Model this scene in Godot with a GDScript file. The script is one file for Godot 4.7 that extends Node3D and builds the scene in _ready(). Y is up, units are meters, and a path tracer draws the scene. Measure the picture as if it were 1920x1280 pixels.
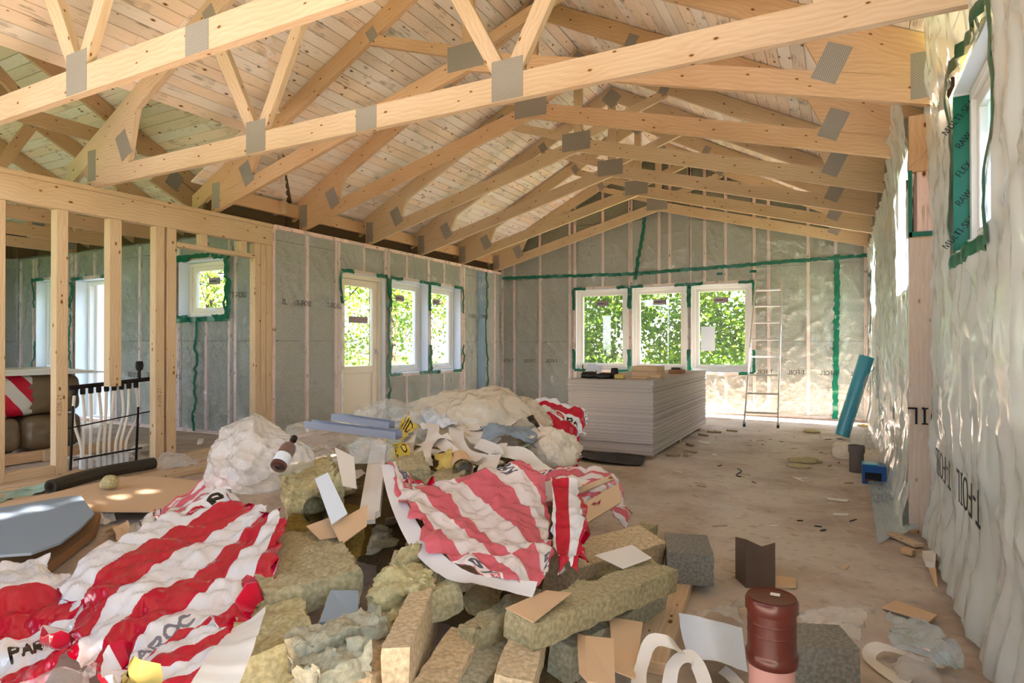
extends Node3D
# A house under construction: open roof trusses, walls under vapour film, a heap of insulation offcuts on the slab.
# World axes follow the building: -z runs along the hall, x across it, y up. The eye stands at the origin, 1.13 m above the slab.

const XL := -5.75      # inner face of the hall's left wall
const XR := 0.4        # inner face of the hall's right wall
const XN := 0.5        # the same wall nearer the eye, set back
const ZF := -10.4      # inner face of the gable wall
const ZW := -5.1       # inner face of the side wing's wall
const RIDGE := -2.675
const PITCH := 0.522

var M := {}
var taken := {}
var rng := RandomNumberGenerator.new()
var font: SystemFont
var film_at = null    # how far the film of the wall being built bulges at (u, y)

func V(x, y, z) -> Vector3:
	return Vector3(x, y, z)

# ---------------------------------------------------------------- naming
func numbered(called: String) -> String:
	if not taken.has(called):
		taken[called] = 0
		return called
	taken[called] += 1
	return "%s_%03d" % [called, taken[called]]

func tag(o: Node3D, label: String, category := "", group := "", kind := "") -> Node3D:
	if label: o.set_meta("label", label)
	if category: o.set_meta("category", category)
	if group: o.set_meta("group", group)
	if kind: o.set_meta("kind", kind)
	return o

func base(called: String, where: Vector3, turn := 0.0) -> Node3D:
	var o := Node3D.new()
	o.name = numbered(called)
	add_child(o)
	o.position = where
	o.rotation.y = turn
	return o

func put(called: String, mesh: Mesh, m: Material, parent: Node3D = null) -> MeshInstance3D:
	var o := MeshInstance3D.new()
	o.mesh = mesh
	o.material_override = m
	if parent == null:
		o.name = numbered(called)
		add_child(o)
	else:
		o.name = called
		parent.add_child(o, true)
	return o

# ---------------------------------------------------------------- shapes
func tri(st: SurfaceTool, a: Vector3, b: Vector3, c: Vector3, out: Vector3, ua: Vector2, ub: Vector2, uc: Vector2) -> void:
	var n := (b - a).cross(c - a)
	if n.length_squared() < 1e-16: return
	n = n.normalized()
	if n.dot(out) > 0.0:
		var t := b; b = c; c = t
		var u := ub; ub = uc; uc = u
	else:
		n = -n
	st.set_normal(n); st.set_uv(ua); st.add_vertex(a)
	st.set_normal(n); st.set_uv(ub); st.add_vertex(b)
	st.set_normal(n); st.set_uv(uc); st.add_vertex(c)

# A box with bevelled edges, its length along x; u runs along the length and v round the section, both in metres.
func box_into(st: SurfaceTool, size: Vector3, cham := 0.003, at := Transform3D(), uv0 := Vector2.ZERO) -> void:
	var h := size * 0.5
	cham = minf(cham, minf(h.x, minf(h.y, h.z)) * 0.6)
	var p := func(sx: int, sy: int, sz: int, full: int) -> Vector3:
		var q := Vector3(sx * (h.x - cham), sy * (h.y - cham), sz * (h.z - cham))
		q[full] = [sx * h.x, sy * h.y, sz * h.z][full]
		return q
	var uvof := func(q: Vector3, ax: int) -> Vector2:
		if ax == 0: return uv0 + Vector2(q.z * 0.6, q.y)
		if ax == 1: return uv0 + Vector2(q.x, q.z + h.y + h.z)
		return uv0 + Vector2(q.x, q.y)
	for ax in 3:
		var b := (ax + 1) % 3
		var c := (ax + 2) % 3
		for s in [-1, 1]:
			var k := []
			for w in [[-1, -1], [1, -1], [1, 1], [-1, 1]]:
				var sg := [0, 0, 0]
				sg[ax] = s; sg[b] = w[0]; sg[c] = w[1]
				k.append(p.call(sg[0], sg[1], sg[2], ax))
			var o := Vector3.ZERO
			o[ax] = s
			var u := []
			for q in k: u.append(uvof.call(q, ax))
			tri(st, at * k[0], at * k[1], at * k[2], at.basis * o, u[0], u[1], u[2])
			tri(st, at * k[0], at * k[2], at * k[3], at.basis * o, u[0], u[2], u[3])
	if cham <= 0.0: return
	for ax in 3:
		var b := (ax + 1) % 3
		var c := (ax + 2) % 3
		for sb in [-1, 1]:
			for sc in [-1, 1]:
				var k := []
				for w in [[-1, b], [1, b], [1, c], [-1, c]]:
					var sg := [0, 0, 0]
					sg[ax] = w[0]; sg[b] = sb; sg[c] = sc
					k.append(p.call(sg[0], sg[1], sg[2], w[1]))
				var o := Vector3.ZERO
				o[b] = sb; o[c] = sc
				var u := []
				for q in k: u.append(uvof.call(q, b if ax != b else c))
				tri(st, at * k[0], at * k[1], at * k[2], at.basis * o, u[0], u[1], u[2])
				tri(st, at * k[0], at * k[2], at * k[3], at.basis * o, u[0], u[2], u[3])
	for sx in [-1, 1]:
		for sy in [-1, 1]:
			for sz in [-1, 1]:
				var a: Vector3 = p.call(sx, sy, sz, 0)
				var b2: Vector3 = p.call(sx, sy, sz, 1)
				var c2: Vector3 = p.call(sx, sy, sz, 2)
				tri(st, at * a, at * b2, at * c2, at.basis * Vector3(sx, sy, sz), uv0, uv0, uv0)

func st_new() -> SurfaceTool:
	var st := SurfaceTool.new()
	st.begin(Mesh.PRIMITIVE_TRIANGLES)
	return st

func box_mesh(size: Vector3, cham := 0.003) -> ArrayMesh:
	var st := st_new()
	box_into(st, size, cham, Transform3D(), Vector2(rng.randf() * 4.0, rng.randf() * 4.0))
	return st.commit()

func bx(called: String, lo: Vector3, hi: Vector3, m: Material, parent: Node3D = null, cham := 0.003) -> MeshInstance3D:
	# an upright box between two corners; its grain runs along its longest side
	var size := hi - lo
	var t := Transform3D()
	var s := size
	if size.y >= size.x and size.y >= size.z:
		t.basis = Basis(Vector3(0, 1, 0), Vector3(-1, 0, 0), Vector3(0, 0, 1)); s = Vector3(size.y, size.x, size.z)
	elif size.z > size.x:
		t.basis = Basis(Vector3(0, 0, -1), Vector3(0, 1, 0), Vector3(1, 0, 0)); s = Vector3(size.z, size.y, size.x)
	var st := st_new()
	box_into(st, s, cham, t, Vector2(rng.randf() * 4.0, rng.randf() * 4.0))
	var o := put(called, st.commit(), m, parent)
	o.position = (lo + hi) * 0.5
	return o

# A bar from a to b: w across (along side), h along up.
func bar(called: String, a: Vector3, b: Vector3, w: float, h: float, m: Material, parent: Node3D = null, up := Vector3.UP, cham := 0.003) -> MeshInstance3D:
	var x := (b - a).normalized()
	var z := x.cross(up)
	if z.length() < 1e-4: z = x.cross(Vector3.RIGHT)
	z = z.normalized()
	var o := put(called, box_mesh(Vector3(a.distance_to(b), h, w), cham), m, parent)
	o.transform = Transform3D(Basis(x, z.cross(x).normalized(), z), (a + b) * 0.5)
	return o

# A flat polygon given by its outline, thickened by t along its normal (towards -n).
func slab_mesh(pts: Array, t: float, uvs := 1.0) -> ArrayMesh:
	var st := st_new()
	var n := Vector3.ZERO
	for i in pts.size():
		var p: Vector3 = pts[i]
		var q: Vector3 = pts[(i + 1) % pts.size()]
		n += p.cross(q)
	n = n.normalized()
	if n.y < 0: n = -n
	var ex: Vector3 = (pts[1] - pts[0]).normalized()
	var ey := n.cross(ex)
	var flat := PackedVector2Array()
	for p in pts: flat.append(Vector2((p - pts[0]).dot(ex), (p - pts[0]).dot(ey)))
	var idx := Geometry2D.triangulate_polygon(flat)
	var d := -n * t
	for i in range(0, idx.size(), 3):
		var a := idx[i]; var b := idx[i + 1]; var c := idx[i + 2]
		tri(st, pts[a], pts[b], pts[c], n, flat[a] * uvs, flat[b] * uvs, flat[c] * uvs)
		tri(st, pts[a] + d, pts[b] + d, pts[c] + d, -n, flat[a] * uvs, flat[b] * uvs, flat[c] * uvs)
	var mid := Vector3.ZERO
	for p in pts: mid += p / pts.size()
	for i in pts.size():
		var p: Vector3 = pts[i]
		var q: Vector3 = pts[(i + 1) % pts.size()]
		var o := (q - p).cross(n)
		if o.dot((p + q) * 0.5 - mid) < 0: o = -o
		tri(st, p, q, q + d, o, flat[i] * uvs, flat[i] * uvs + Vector2(p.distance_to(q), 0), flat[i] * uvs + Vector2(p.distance_to(q), t))
		tri(st, p, q + d, p + d, o, flat[i] * uvs, flat[i] * uvs + Vector2(p.distance_to(q), t), flat[i] * uvs + Vector2(0, t))
	return st.commit()

# Grids of points become smooth surfaces.
class Patch:
	var v := PackedVector3Array()
	var n := PackedVector3Array()
	var t := PackedVector2Array()
	var i := PackedInt32Array()
	func add(g: Array, uv: Array, flip := false, skip := {}) -> void:
		var first := v.size()
		var nu := g.size()
		var nv: int = g[0].size()
		for a in nu:
			for b in nv:
				var du: Vector3 = g[mini(a + 1, nu - 1)][b] - g[maxi(a - 1, 0)][b]
				var dv: Vector3 = g[a][mini(b + 1, nv - 1)] - g[a][maxi(b - 1, 0)]
				var nn := du.cross(dv)
				nn = nn.normalized() if nn.length_squared() > 1e-18 else Vector3.UP
				v.append(g[a][b]); n.append(-nn if flip else nn); t.append(uv[a][b])
		for a in nu - 1:
			for b in nv - 1:
				if skip.has(a * 10000 + b): continue
				var p := first + a * nv + b
				if flip: i.append_array(PackedInt32Array([p, p + nv, p + 1, p + 1, p + nv, p + nv + 1]))
				else: i.append_array(PackedInt32Array([p, p + 1, p + nv, p + 1, p + nv + 1, p + nv]))
	func mesh() -> ArrayMesh:
		var a := []
		a.resize(Mesh.ARRAY_MAX)
		a[Mesh.ARRAY_VERTEX] = v; a[Mesh.ARRAY_NORMAL] = n; a[Mesh.ARRAY_TEX_UV] = t; a[Mesh.ARRAY_INDEX] = i
		var m := ArrayMesh.new()
		m.add_surface_from_arrays(Mesh.PRIMITIVE_TRIANGLES, a)
		return m

func noise(seed_: int, freq: float, ridged := false, octaves := 3) -> FastNoiseLite:
	var n := FastNoiseLite.new()
	n.seed = seed_
	n.noise_type = FastNoiseLite.TYPE_SIMPLEX_SMOOTH
	n.frequency = freq
	n.fractal_type = FastNoiseLite.FRACTAL_RIDGED if ridged else FastNoiseLite.FRACTAL_FBM
	n.fractal_octaves = octaves
	return n

func spline(p: Array, t: float) -> Vector3:
	var k := t * (p.size() - 1)
	var i := clampi(int(k), 0, p.size() - 2)
	var f := k - i
	var a: Vector3 = p[maxi(i - 1, 0)]
	var b: Vector3 = p[i]
	var c: Vector3 = p[i + 1]
	var d: Vector3 = p[mini(i + 2, p.size() - 1)]
	return 0.5 * ((2.0 * b) + (c - a) * f + (2.0 * a - 5.0 * b + 4.0 * c - d) * f * f + (3.0 * b - a - 3.0 * c + d) * f * f * f)

# A sheet of film, foil or paper through a grid of points, creased by noise.
func sheet_mesh(rows: Array, nu: int, nv: int, amp: float, freq: float, seed_: int, uvs := Vector2.ONE, uv0 := Vector2.ZERO) -> ArrayMesh:
	var nz := noise(seed_, freq, true, 2)
	var nf := noise(seed_ + 7, freq * 2.7, true, 2)
	var nl := noise(seed_ + 9, freq * 0.45, false, 1)
	var rag := noise(seed_ + 3, 5.0)
	var g := []
	var uv := []
	for a in nu:
		var line := []
		var ta := float(a) / (nu - 1)
		for r in rows: line.append(spline(r, ta))
		var col := []
		var cu := []
		for b in nv:
			var tb := float(b) / (nv - 1)
			var p := spline(line, tb)
			if b == 0 or b == nv - 1 or a == 0 or a == nu - 1:
				p += Vector3(rag.get_noise_3dv(p), rag.get_noise_3dv(p + Vector3(5, 0, 0)), rag.get_noise_3dv(p + Vector3(0, 9, 0))) * minf(0.012, amp * 0.4)
			col.append(p)
			cu.append(uv0 + Vector2(tb, ta) * uvs)
		g.append(col); uv.append(cu)
	var h := []
	for a in nu:
		var col := []
		for b in nv:
			var du: Vector3 = g[mini(a + 1, nu - 1)][b] - g[maxi(a - 1, 0)][b]
			var dv: Vector3 = g[a][mini(b + 1, nv - 1)] - g[a][maxi(b - 1, 0)]
			var nn := du.cross(dv).normalized()
			var q: Vector3 = g[a][b]
			col.append(q + nn * ((nz.get_noise_3dv(q) + 0.2) * amp + (nf.get_noise_3dv(q) + 0.2) * amp * 0.45 + nl.get_noise_3dv(q) * amp * 1.3))
		h.append(col)
	var pt := Patch.new()
	pt.add(h, uv)
	return pt.mesh()

# A crumpled lump: a squashed ball folded by noise.
func lump_mesh(r: Vector3, amp: float, freq: float, seed_: int, n := 40) -> ArrayMesh:
	var nz := noise(seed_, freq, true, 3)
	var nl := noise(seed_ + 5, freq * 0.45, false, 2)
	var nf := noise(seed_ + 8, freq * 2.6, true, 2)
	var g := []
	var uv := []
	for a in n + 1:
		var col := []
		var cu := []
		var th := TAU * (a % n) / n
		for b in n / 2 + 1:
			var ph := PI * b / (n / 2) - PI / 2
			var d := Vector3(cos(th) * cos(ph), sin(ph), -sin(th) * cos(ph))
			var p := d * r
			var k := 1.0 + nl.get_noise_3dv(p) * amp * 2.0 + nz.get_noise_3dv(p) * amp + nf.get_noise_3dv(p) * amp * 0.12
			p *= k
			if p.y < -r.y * 0.6: p.y = -r.y * 0.6 + (p.y + r.y * 0.6) * 0.15
			col.append(p); cu.append(Vector2(float(a) / n, float(b) / (n / 2)))
		g.append(col); uv.append(cu)
	var pt := Patch.new()
	pt.add(g, uv)
	return pt.mesh()

# A strip that follows points, its width laid along side.
func strip_mesh(pts: Array, width: float, side: Array, n := 26, seed_ := 1) -> ArrayMesh:
	var g := []
	var uv := []
	var nz := noise(seed_, 4.0)
	for a in n:
		var t := float(a) / (n - 1)
		var p := spline(pts, t)
		var s := spline(side, t).normalized() * width * 0.5
		var bow := spline(pts, minf(t + 0.02, 1.0)) - spline(pts, maxf(t - 0.02, 0.0))
		var nn := bow.cross(s).normalized() * width * 0.06
		p += nn * nz.get_noise_1d(t * 30.0)
		g.append([p - s, p + nn, p + s]); uv.append([Vector2(t, 0), Vector2(t, 0.5), Vector2(t, 1)])
	var pt := Patch.new()
	pt.add(g, uv)
	return pt.mesh()

func tube_mesh(pts: Array, r: float, sides := 10, steps := 0, caps := true) -> ArrayMesh:
	var n := steps if steps > 0 else pts.size()
	var g := []
	var uv := []
	var last := Vector3.ZERO
	for a in n:
		var t := float(a) / (n - 1)
		var p := spline(pts, t)
		var d := (spline(pts, minf(t + 0.02, 1.0)) - spline(pts, maxf(t - 0.02, 0.0))).normalized()
		var x := d.cross(Vector3.UP if absf(d.y) < 0.9 else Vector3.RIGHT).normalized()
		if a > 0:
			x = (last - d * last.dot(d)).normalized()
		last = x
		var y := d.cross(x)
		var ring := []
		var ru := []
		for k in sides + 1:
			var an := TAU * (k % sides) / sides
			ring.append(p + (x * cos(an) + y * sin(an)) * r)
			ru.append(Vector2(t * 2.0, float(k) / sides))
		if caps and (a == 0):
			var c := []
			for k in sides + 1: c.append(p)
			g.append(c); uv.append(ru)
			g.append(ring.duplicate()); uv.append(ru)
		g.append(ring); uv.append(ru)
		if caps and a == n - 1:
			g.append(ring.duplicate()); uv.append(ru)
			var c := []
			for k in sides + 1: c.append(p)
			g.append(c); uv.append(ru)
	var pt := Patch.new()
	pt.add(g, uv, true)
	return pt.mesh()

# A profile of (radius, height) turned about y.
func lathe_mesh(prof: Array, sides := 28) -> ArrayMesh:
	var g := []
	var uv := []
	for k in sides + 1:
		var an := TAU * (k % sides) / sides
		var col := []
		var cu := []
		for q in prof.size():
			col.append(Vector3(cos(an) * prof[q][0], prof[q][1], -sin(an) * prof[q][0]))
			cu.append(Vector2(float(k) / sides, float(q) / prof.size()))
		g.append(col); uv.append(cu)
	var pt := Patch.new()
	pt.add(g, uv)
	return pt.mesh()

# A slab of mineral wool: a box with worn, fibrous faces.
func batt_mesh(size: Vector3, seed_: int, amp := 0.006, torn := 0.0) -> ArrayMesh:
	var pt := Patch.new()
	var nz := noise(seed_, 14.0, false, 3)
	var nb := noise(seed_ + 3, 5.0, true, 3)
	var h := size * 0.5
	var cell := maxf(0.018, maxf(size.x, size.z) / 26.0)
	for ax in 3:
		var b := (ax + 1) % 3
		var c := (ax + 2) % 3
		var nbn := clampi(int(size[b] / cell) + 2, 3, 28)
		var ncn := clampi(int(size[c] / cell) + 2, 3, 28)
		for s in [-1, 1]:
			var g := []
			var uv := []
			for i in nbn:
				var col := []
				var cu := []
				for j in ncn:
					var p := Vector3.ZERO
					p[ax] = s * h[ax]
					p[b] = lerpf(-h[b], h[b], float(i) / (nbn - 1))
					p[c] = lerpf(-h[c], h[c], float(j) / (ncn - 1))
					var q := p
					var d := Vector3(nz.get_noise_3dv(q), nz.get_noise_3dv(q + Vector3(3, 0, 0)), nz.get_noise_3dv(q + Vector3(0, 7, 0)))
					p += d * amp
					if torn > 0.0:
						var e := clampf((absf(q.x) / h.x - 0.55) / 0.45, 0.0, 1.0)
						p += d * torn * 0.35
						p.y += nb.get_noise_3dv(q * 1.3) * torn * (0.35 + e) * (1.0 if q.y > 0 else 0.3)
						p.x -= signf(q.x) * e * torn * (0.6 + nb.get_noise_3dv(q + Vector3(2, 2, 2)))
					col.append(p)
					cu.append(Vector2(q[b], q[c]) * 2.0)
				g.append(col); uv.append(cu)
			pt.add(g, uv, s < 0)
	return pt.mesh()

# Places a mesh so that its top face has corner a, side a->b along x and the side towards c along z.
func frame3(a: Vector3, b: Vector3, c: Vector3, t: float) -> Array:
	var x := (b - a)
	var lx := x.length()
	x = x.normalized()
	var zd := (c - a) - x * (c - a).dot(x)
	var lz := zd.length()
	zd = zd.normalized()
	var y := zd.cross(x)
	if y.y < 0: y = -y
	var z := x.cross(y)
	var mid := a + x * lx * 0.5 + zd * lz * 0.5 - y * t * 0.5
	return [Transform3D(Basis(x, y, z), mid), Vector3(lx, t, lz)]

# ---------------------------------------------------------------- textures and materials
func img_from(w: int, h: int, f: Callable) -> ImageTexture:
	var d := PackedByteArray()
	d.resize(w * h * 3)
	var k := 0
	for y in h:
		for x in w:
			var c: Vector3 = f.call(x, y)
			d[k] = clampi(int(c.x * 255.0), 0, 255); d[k + 1] = clampi(int(c.y * 255.0), 0, 255); d[k + 2] = clampi(int(c.z * 255.0), 0, 255)
			k += 3
	return ImageTexture.create_from_image(Image.create_from_data(w, h, false, Image.FORMAT_RGB8, d))

func noise_bytes(w: int, h: int, seed_: int, freq: float, ridged := false, octaves := 3) -> PackedByteArray:
	var im := noise(seed_, freq, ridged, octaves).get_seamless_image(w, h)
	im.convert(Image.FORMAT_L8)
	return im.get_data()

func sm(name_: String, c: Color, rough := 0.8, spec := 0.5) -> StandardMaterial3D:
	var m := StandardMaterial3D.new()
	m.resource_name = name_
	m.albedo_color = c
	m.roughness = rough
	m.metallic_specular = spec
	m.cull_mode = BaseMaterial3D.CULL_DISABLED
	M[name_] = m
	return m

func wood_tex(seed_: int, light: Vector3, dark: Vector3, knots: int, stain: float) -> ImageTexture:
	var w := 1024
	var h := 256
	var n1 := noise_bytes(w, h, seed_, 0.004)
	var n2 := noise_bytes(w, h, seed_ + 1, 0.02)
	var n3 := noise_bytes(w, h, seed_ + 2, 0.006, false, 4)
	var r := RandomNumberGenerator.new()
	r.seed = seed_
	var ks := []
	for i in knots: ks.append([r.randf() * w, r.randf() * h, r.randf_range(3.0, 8.0)])
	var f := func(x: int, y: int) -> Vector3:
		var k := y * w + x
		var a: float = n1[k] / 255.0
		var b: float = n2[(y * 4 % h) * w + (x / 5)] / 255.0
		var s: float = n3[k] / 255.0
		var ring := 0.5 + 0.5 * sin((y * 0.085 + a * 4.5) * TAU * 0.5)
		var t := clampf(ring * 0.26 + b * 0.42 + (a - 0.5) * 0.3, 0.0, 1.0)
		var c := light.lerp(dark, t)
		if stain > 0.0:
			var q := clampf((s - 0.66) * 6.0, 0.0, 1.0) * clampf((b - 0.35) * 3.0, 0.0, 1.0)
			c = c.lerp(Vector3(0.47, 0.40, 0.33), q * stain)
		return c
	var t := img_from(w, h, f)
	var im := t.get_image()
	for kn in ks:
		var R: float = kn[2]
		for dy in range(-int(R * 2), int(R * 2) + 1):
			for dx in range(-int(R * 2.6), int(R * 2.6) + 1):
				var e := sqrt(pow(dx / 1.3, 2.0) + pow(dy, 2.0)) / R
				if e > 2.0: continue
				var X := posmod(int(kn[0]) + dx, w)
				var Y := posmod(int(kn[1]) + dy, h)
				var c := im.get_pixel(X, Y)
				var target := Color(0.36, 0.21, 0.10) if e < 0.75 else Color(0.66, 0.44, 0.24)
				im.set_pixel(X, Y, c.lerp(target, 0.85 if e < 0.75 else clampf(1.5 - e, 0.0, 1.0) * 0.6))
	return ImageTexture.create_from_image(im)

# Letters drawn with strokes, for print on soft sheets: each a list of lines on a 0..1 square.
const GLYPH := {
	"P": [[0, 0, 0, 1], [0, 1, .7, 1], [.7, 1, .8, .75], [.8, .75, .7, .5], [.7, .5, 0, .5]],
	"A": [[0, 0, .45, 1], [.45, 1, .9, 0], [.18, .35, .72, .35]],
	"R": [[0, 0, 0, 1], [0, 1, .7, 1], [.7, 1, .8, .75], [.8, .75, .7, .5], [.7, .5, 0, .5], [.4, .5, .85, 0]],
	"O": [[.25, 0, .65, 0], [.65, 0, .9, .3], [.9, .3, .9, .7], [.9, .7, .65, 1], [.65, 1, .25, 1], [.25, 1, 0, .7], [0, .7, 0, .3], [0, .3, .25, 0]],
	"C": [[.85, .85, .6, 1], [.6, 1, .25, 1], [.25, 1, 0, .7], [0, .7, 0, .3], [0, .3, .25, 0], [.25, 0, .6, 0], [.6, 0, .85, .15]],
	"I": [[.3, 0, .3, 1]],
	"T": [[0, 1, .8, 1], [.4, 1, .4, 0]],
	"-": [[.1, .5, .6, .5]],
	"G": [[.85, .85, .6, 1], [.6, 1, .25, 1], [.25, 1, 0, .7], [0, .7, 0, .3], [0, .3, .25, 0], [.25, 0, .65, 0], [.65, 0, .85, .2], [.85, .2, .85, .5], [.85, .5, .5, .5]],
	"N": [[0, 0, 0, 1], [0, 1, .8, 0], [.8, 0, .8, 1]],
	"D": [[0, 0, 0, 1], [0, 1, .5, 1], [.5, 1, .85, .7], [.85, .7, .85, .3], [.85, .3, .5, 0], [.5, 0, 0, 0]],
}

func write_on(im: Image, text: String, x0: float, y0: float, size: float, turn: float, thick: float, c: Color) -> void:
	var ct := cos(turn)
	var s := sin(turn)
	for k in text.length():
		for l in GLYPH.get(text[k], []):
			var a := Vector2(k * 1.2 + l[0], -l[1]) * size
			var b := Vector2(k * 1.2 + l[2], -l[3]) * size
			a = Vector2(a.x * ct - a.y * s, a.x * s + a.y * ct) + Vector2(x0, y0)
			b = Vector2(b.x * ct - b.y * s, b.x * s + b.y * ct) + Vector2(x0, y0)
			var n := int(a.distance_to(b)) + 2
			for i in n + 1:
				var p := a.lerp(b, float(i) / n)
				for dy in range(-int(thick), int(thick) + 1):
					for dx in range(-int(thick), int(thick) + 1):
						if dx * dx + dy * dy <= thick * thick:
							im.set_pixel(posmod(int(p.x) + dx, im.get_width()), posmod(int(p.y) + dy, im.get_height()), c)

func stripe_tex(red: Color, white: Color, count: float, slant: float, words: Array) -> ImageTexture:
	var n := 512
	var im := Image.create(n, n, false, Image.FORMAT_RGB8)
	for y in n:
		for x in n:
			var q := fposmod((x + slant * y) / n * count, 1.0)
			im.set_pixel(x, y, red if q < 0.5 else white)
	for w in words:
		if w[0] == "logo":
			im.fill_rect(Rect2i(w[1], w[2], w[3], w[4]), red)
			write_on(im, "OO", w[1] + 8, w[2] + 8, 11, PI / 2, 1, white)
		else: write_on(im, w[0], w[1], w[2], w[3], w[4], w[5], w[6])
	return ImageTexture.create_from_image(im)

func materials() -> void:
	font = SystemFont.new()
	font.font_names = PackedStringArray(["Droid Sans"])
	var pine := wood_tex(11, Vector3(0.85, 0.75, 0.63), Vector3(0.76, 0.625, 0.485), 15, 0.0)
	var pale := wood_tex(23, Vector3(0.975, 0.925, 0.885), Vector3(0.93, 0.85, 0.78), 9, 0.45)
	for d in [["pine", Color(1, 1, 1)], ["pine_warm", Color(1, .94, .88)], ["pine_pale", Color(1, 1, .97)], ["pine_grey", Color(.86, .86, .82)]]:
		var m := sm(d[0], d[1], 0.62, 0.35)
		m.albedo_texture = pine
		m.uv1_scale = Vector3(0.5, 3.0, 1)
	for d in [["board", Color(1, 1, 1)], ["board_b", Color(.95, .93, .9)], ["board_c", Color(1, .96, .91)]]:
		var m := sm(d[0], d[1], 0.65, 0.35)
		m.albedo_texture = pale
		m.uv1_scale = Vector3(0.45, 2.6, 1)
	M["stud"] = M["pine_pale"]
	# mineral wool: fibres
	var wa := noise_bytes(512, 512, 31, 0.014, false, 5)
	var wb := noise_bytes(512, 512, 32, 0.06, true, 3)
	var wf := func(x: int, y: int) -> Vector3:
		var a: float = wa[y * 512 + x] / 255.0
		var b: float = wb[(y * 3 % 512) * 512 + x] / 255.0
		var t := clampf(a * 0.55 + b * 0.55, 0.0, 1.0)
		return Vector3(0.56, 0.54, 0.47).lerp(Vector3(0.99, 0.98, 0.93), t)
	var wool := img_from(512, 512, wf)
	for d in [["wool", Color(.93, .88, .75), 1.6], ["wool_yellow", Color(.98, .93, .76), 1.6], ["wool_tan", Color(1, .91, .80), 0.7], ["wool_grey", Color(.90, .89, .83), 1.2], ["wool_wall", Color(.74, .735, .68), 1.0], ["wool_gable", Color(.72, .60, .34), 1.6], ["wool_dark", Color(.55, .48, .38), 1.6]]:
		var m := sm(d[0], d[1], 0.95, 0.1)
		m.albedo_texture = wool
		m.uv1_triplanar = true
		m.uv1_scale = Vector3.ONE * 5.5
		m.heightmap_enabled = true
		m.heightmap_texture = wool
		m.heightmap_scale = d[2]
	# the slab: concrete with dust and stains
	var ca := noise_bytes(1024, 1024, 41, 0.004, false, 5)
	var cb := noise_bytes(1024, 1024, 42, 0.03, false, 4)
	var cc := noise_bytes(1024, 1024, 43, 0.009, true, 3)
	var cf := func(x: int, y: int) -> Vector3:
		var k := y * 1024 + x
		var c := Vector3(0.79, 0.73, 0.67).lerp(Vector3(0.67, 0.59, 0.52), clampf((ca[k] / 255.0 - 0.3) * 1.7, 0.0, 1.0))
		c = c.lerp(Vector3(0.56, 0.49, 0.43), clampf((cb[k] / 255.0 - 0.62) * 3.0, 0.0, 1.0) * 0.5)
		return c.lerp(Vector3(0.85, 0.80, 0.74), clampf((cc[k] / 255.0 - 0.7) * 4.0, 0.0, 1.0) * 0.3)
	var conc := img_from(1024, 1024, cf)
	var m0 := sm("slab", Color(1, 1, 1), 0.7, 0.4)
	m0.albedo_texture = conc
	m0.uv1_triplanar = true; m0.uv1_world_triplanar = true
	m0.uv1_scale = Vector3.ONE * 0.31
	for d in [["stone", Color(.66, .65, .65)]]:
		var m := sm(d[0], d[1], 0.9, 0.2)
		m.albedo_texture = wool
		m.uv1_triplanar = true
		m.uv1_scale = Vector3.ONE * 7.0
		m.heightmap_enabled = true; m.heightmap_texture = wool; m.heightmap_scale = 0.25
	# galvanised nail plates, punched in rows
	var nf := func(x: int, y: int) -> Vector3:
		var row := y / 16
		var xx := posmod(x + (row % 2) * 16, 32)
		var yy := y % 16
		var hole := xx > 6 and xx < 24 and yy > 4 and yy < 12
		return Vector3(0.45, 0.42, 0.39) if hole else Vector3(0.77, 0.755, 0.73)
	var np := img_from(128, 128, nf)
	var m1 := sm("nail_plate", Color(.86, .83, .79), 0.45, 0.5)
	m1.albedo_texture = np
	m1.metallic = 0.1
	m1.uv1_scale = Vector3(17, 17, 1)
	m1.heightmap_enabled = true; m1.heightmap_texture = np; m1.heightmap_scale = 0.3
	# film: fine creases
	var cr := NoiseTexture2D.new()
	cr.width = 512; cr.height = 512; cr.seamless = true; cr.as_normal_map = true; cr.bump_strength = 5.0
	cr.noise = noise(51, 0.013, true, 3)
	for d in [["film", Color(.92, .93, .92, .27), .06], ["film_right", Color(.93, .96, .94, .64), .12], ["film_wing", Color(.80, .85, .90, .22), .07], ["film_floor", Color(.78, .86, .88, .45), .15], ["film_clear", Color(.93, .92, .90, .26), .10], ["film_blue", Color(.55, .70, .80, .38), .2]]:
		var m := sm(d[0], d[1], d[2])
		m.transparency = BaseMaterial3D.TRANSPARENCY_ALPHA
		m.normal_enabled = d[0] != "film_right"; m.normal_texture = cr; m.normal_scale = 1.6
		m.uv1_scale = Vector3(0.9, 0.9, 1)
	M["film_clear"].uv1_scale = Vector3(2, 2, 1)
	M["film_floor"].uv1_scale = Vector3(2, 2, 1)
	# striped wrapping film
	var red := Color(0.78, 0.03, 0.19)
	var white := Color(0.93, 0.92, 0.92)
	var ink := Color(0.08, 0.08, 0.09)
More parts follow.
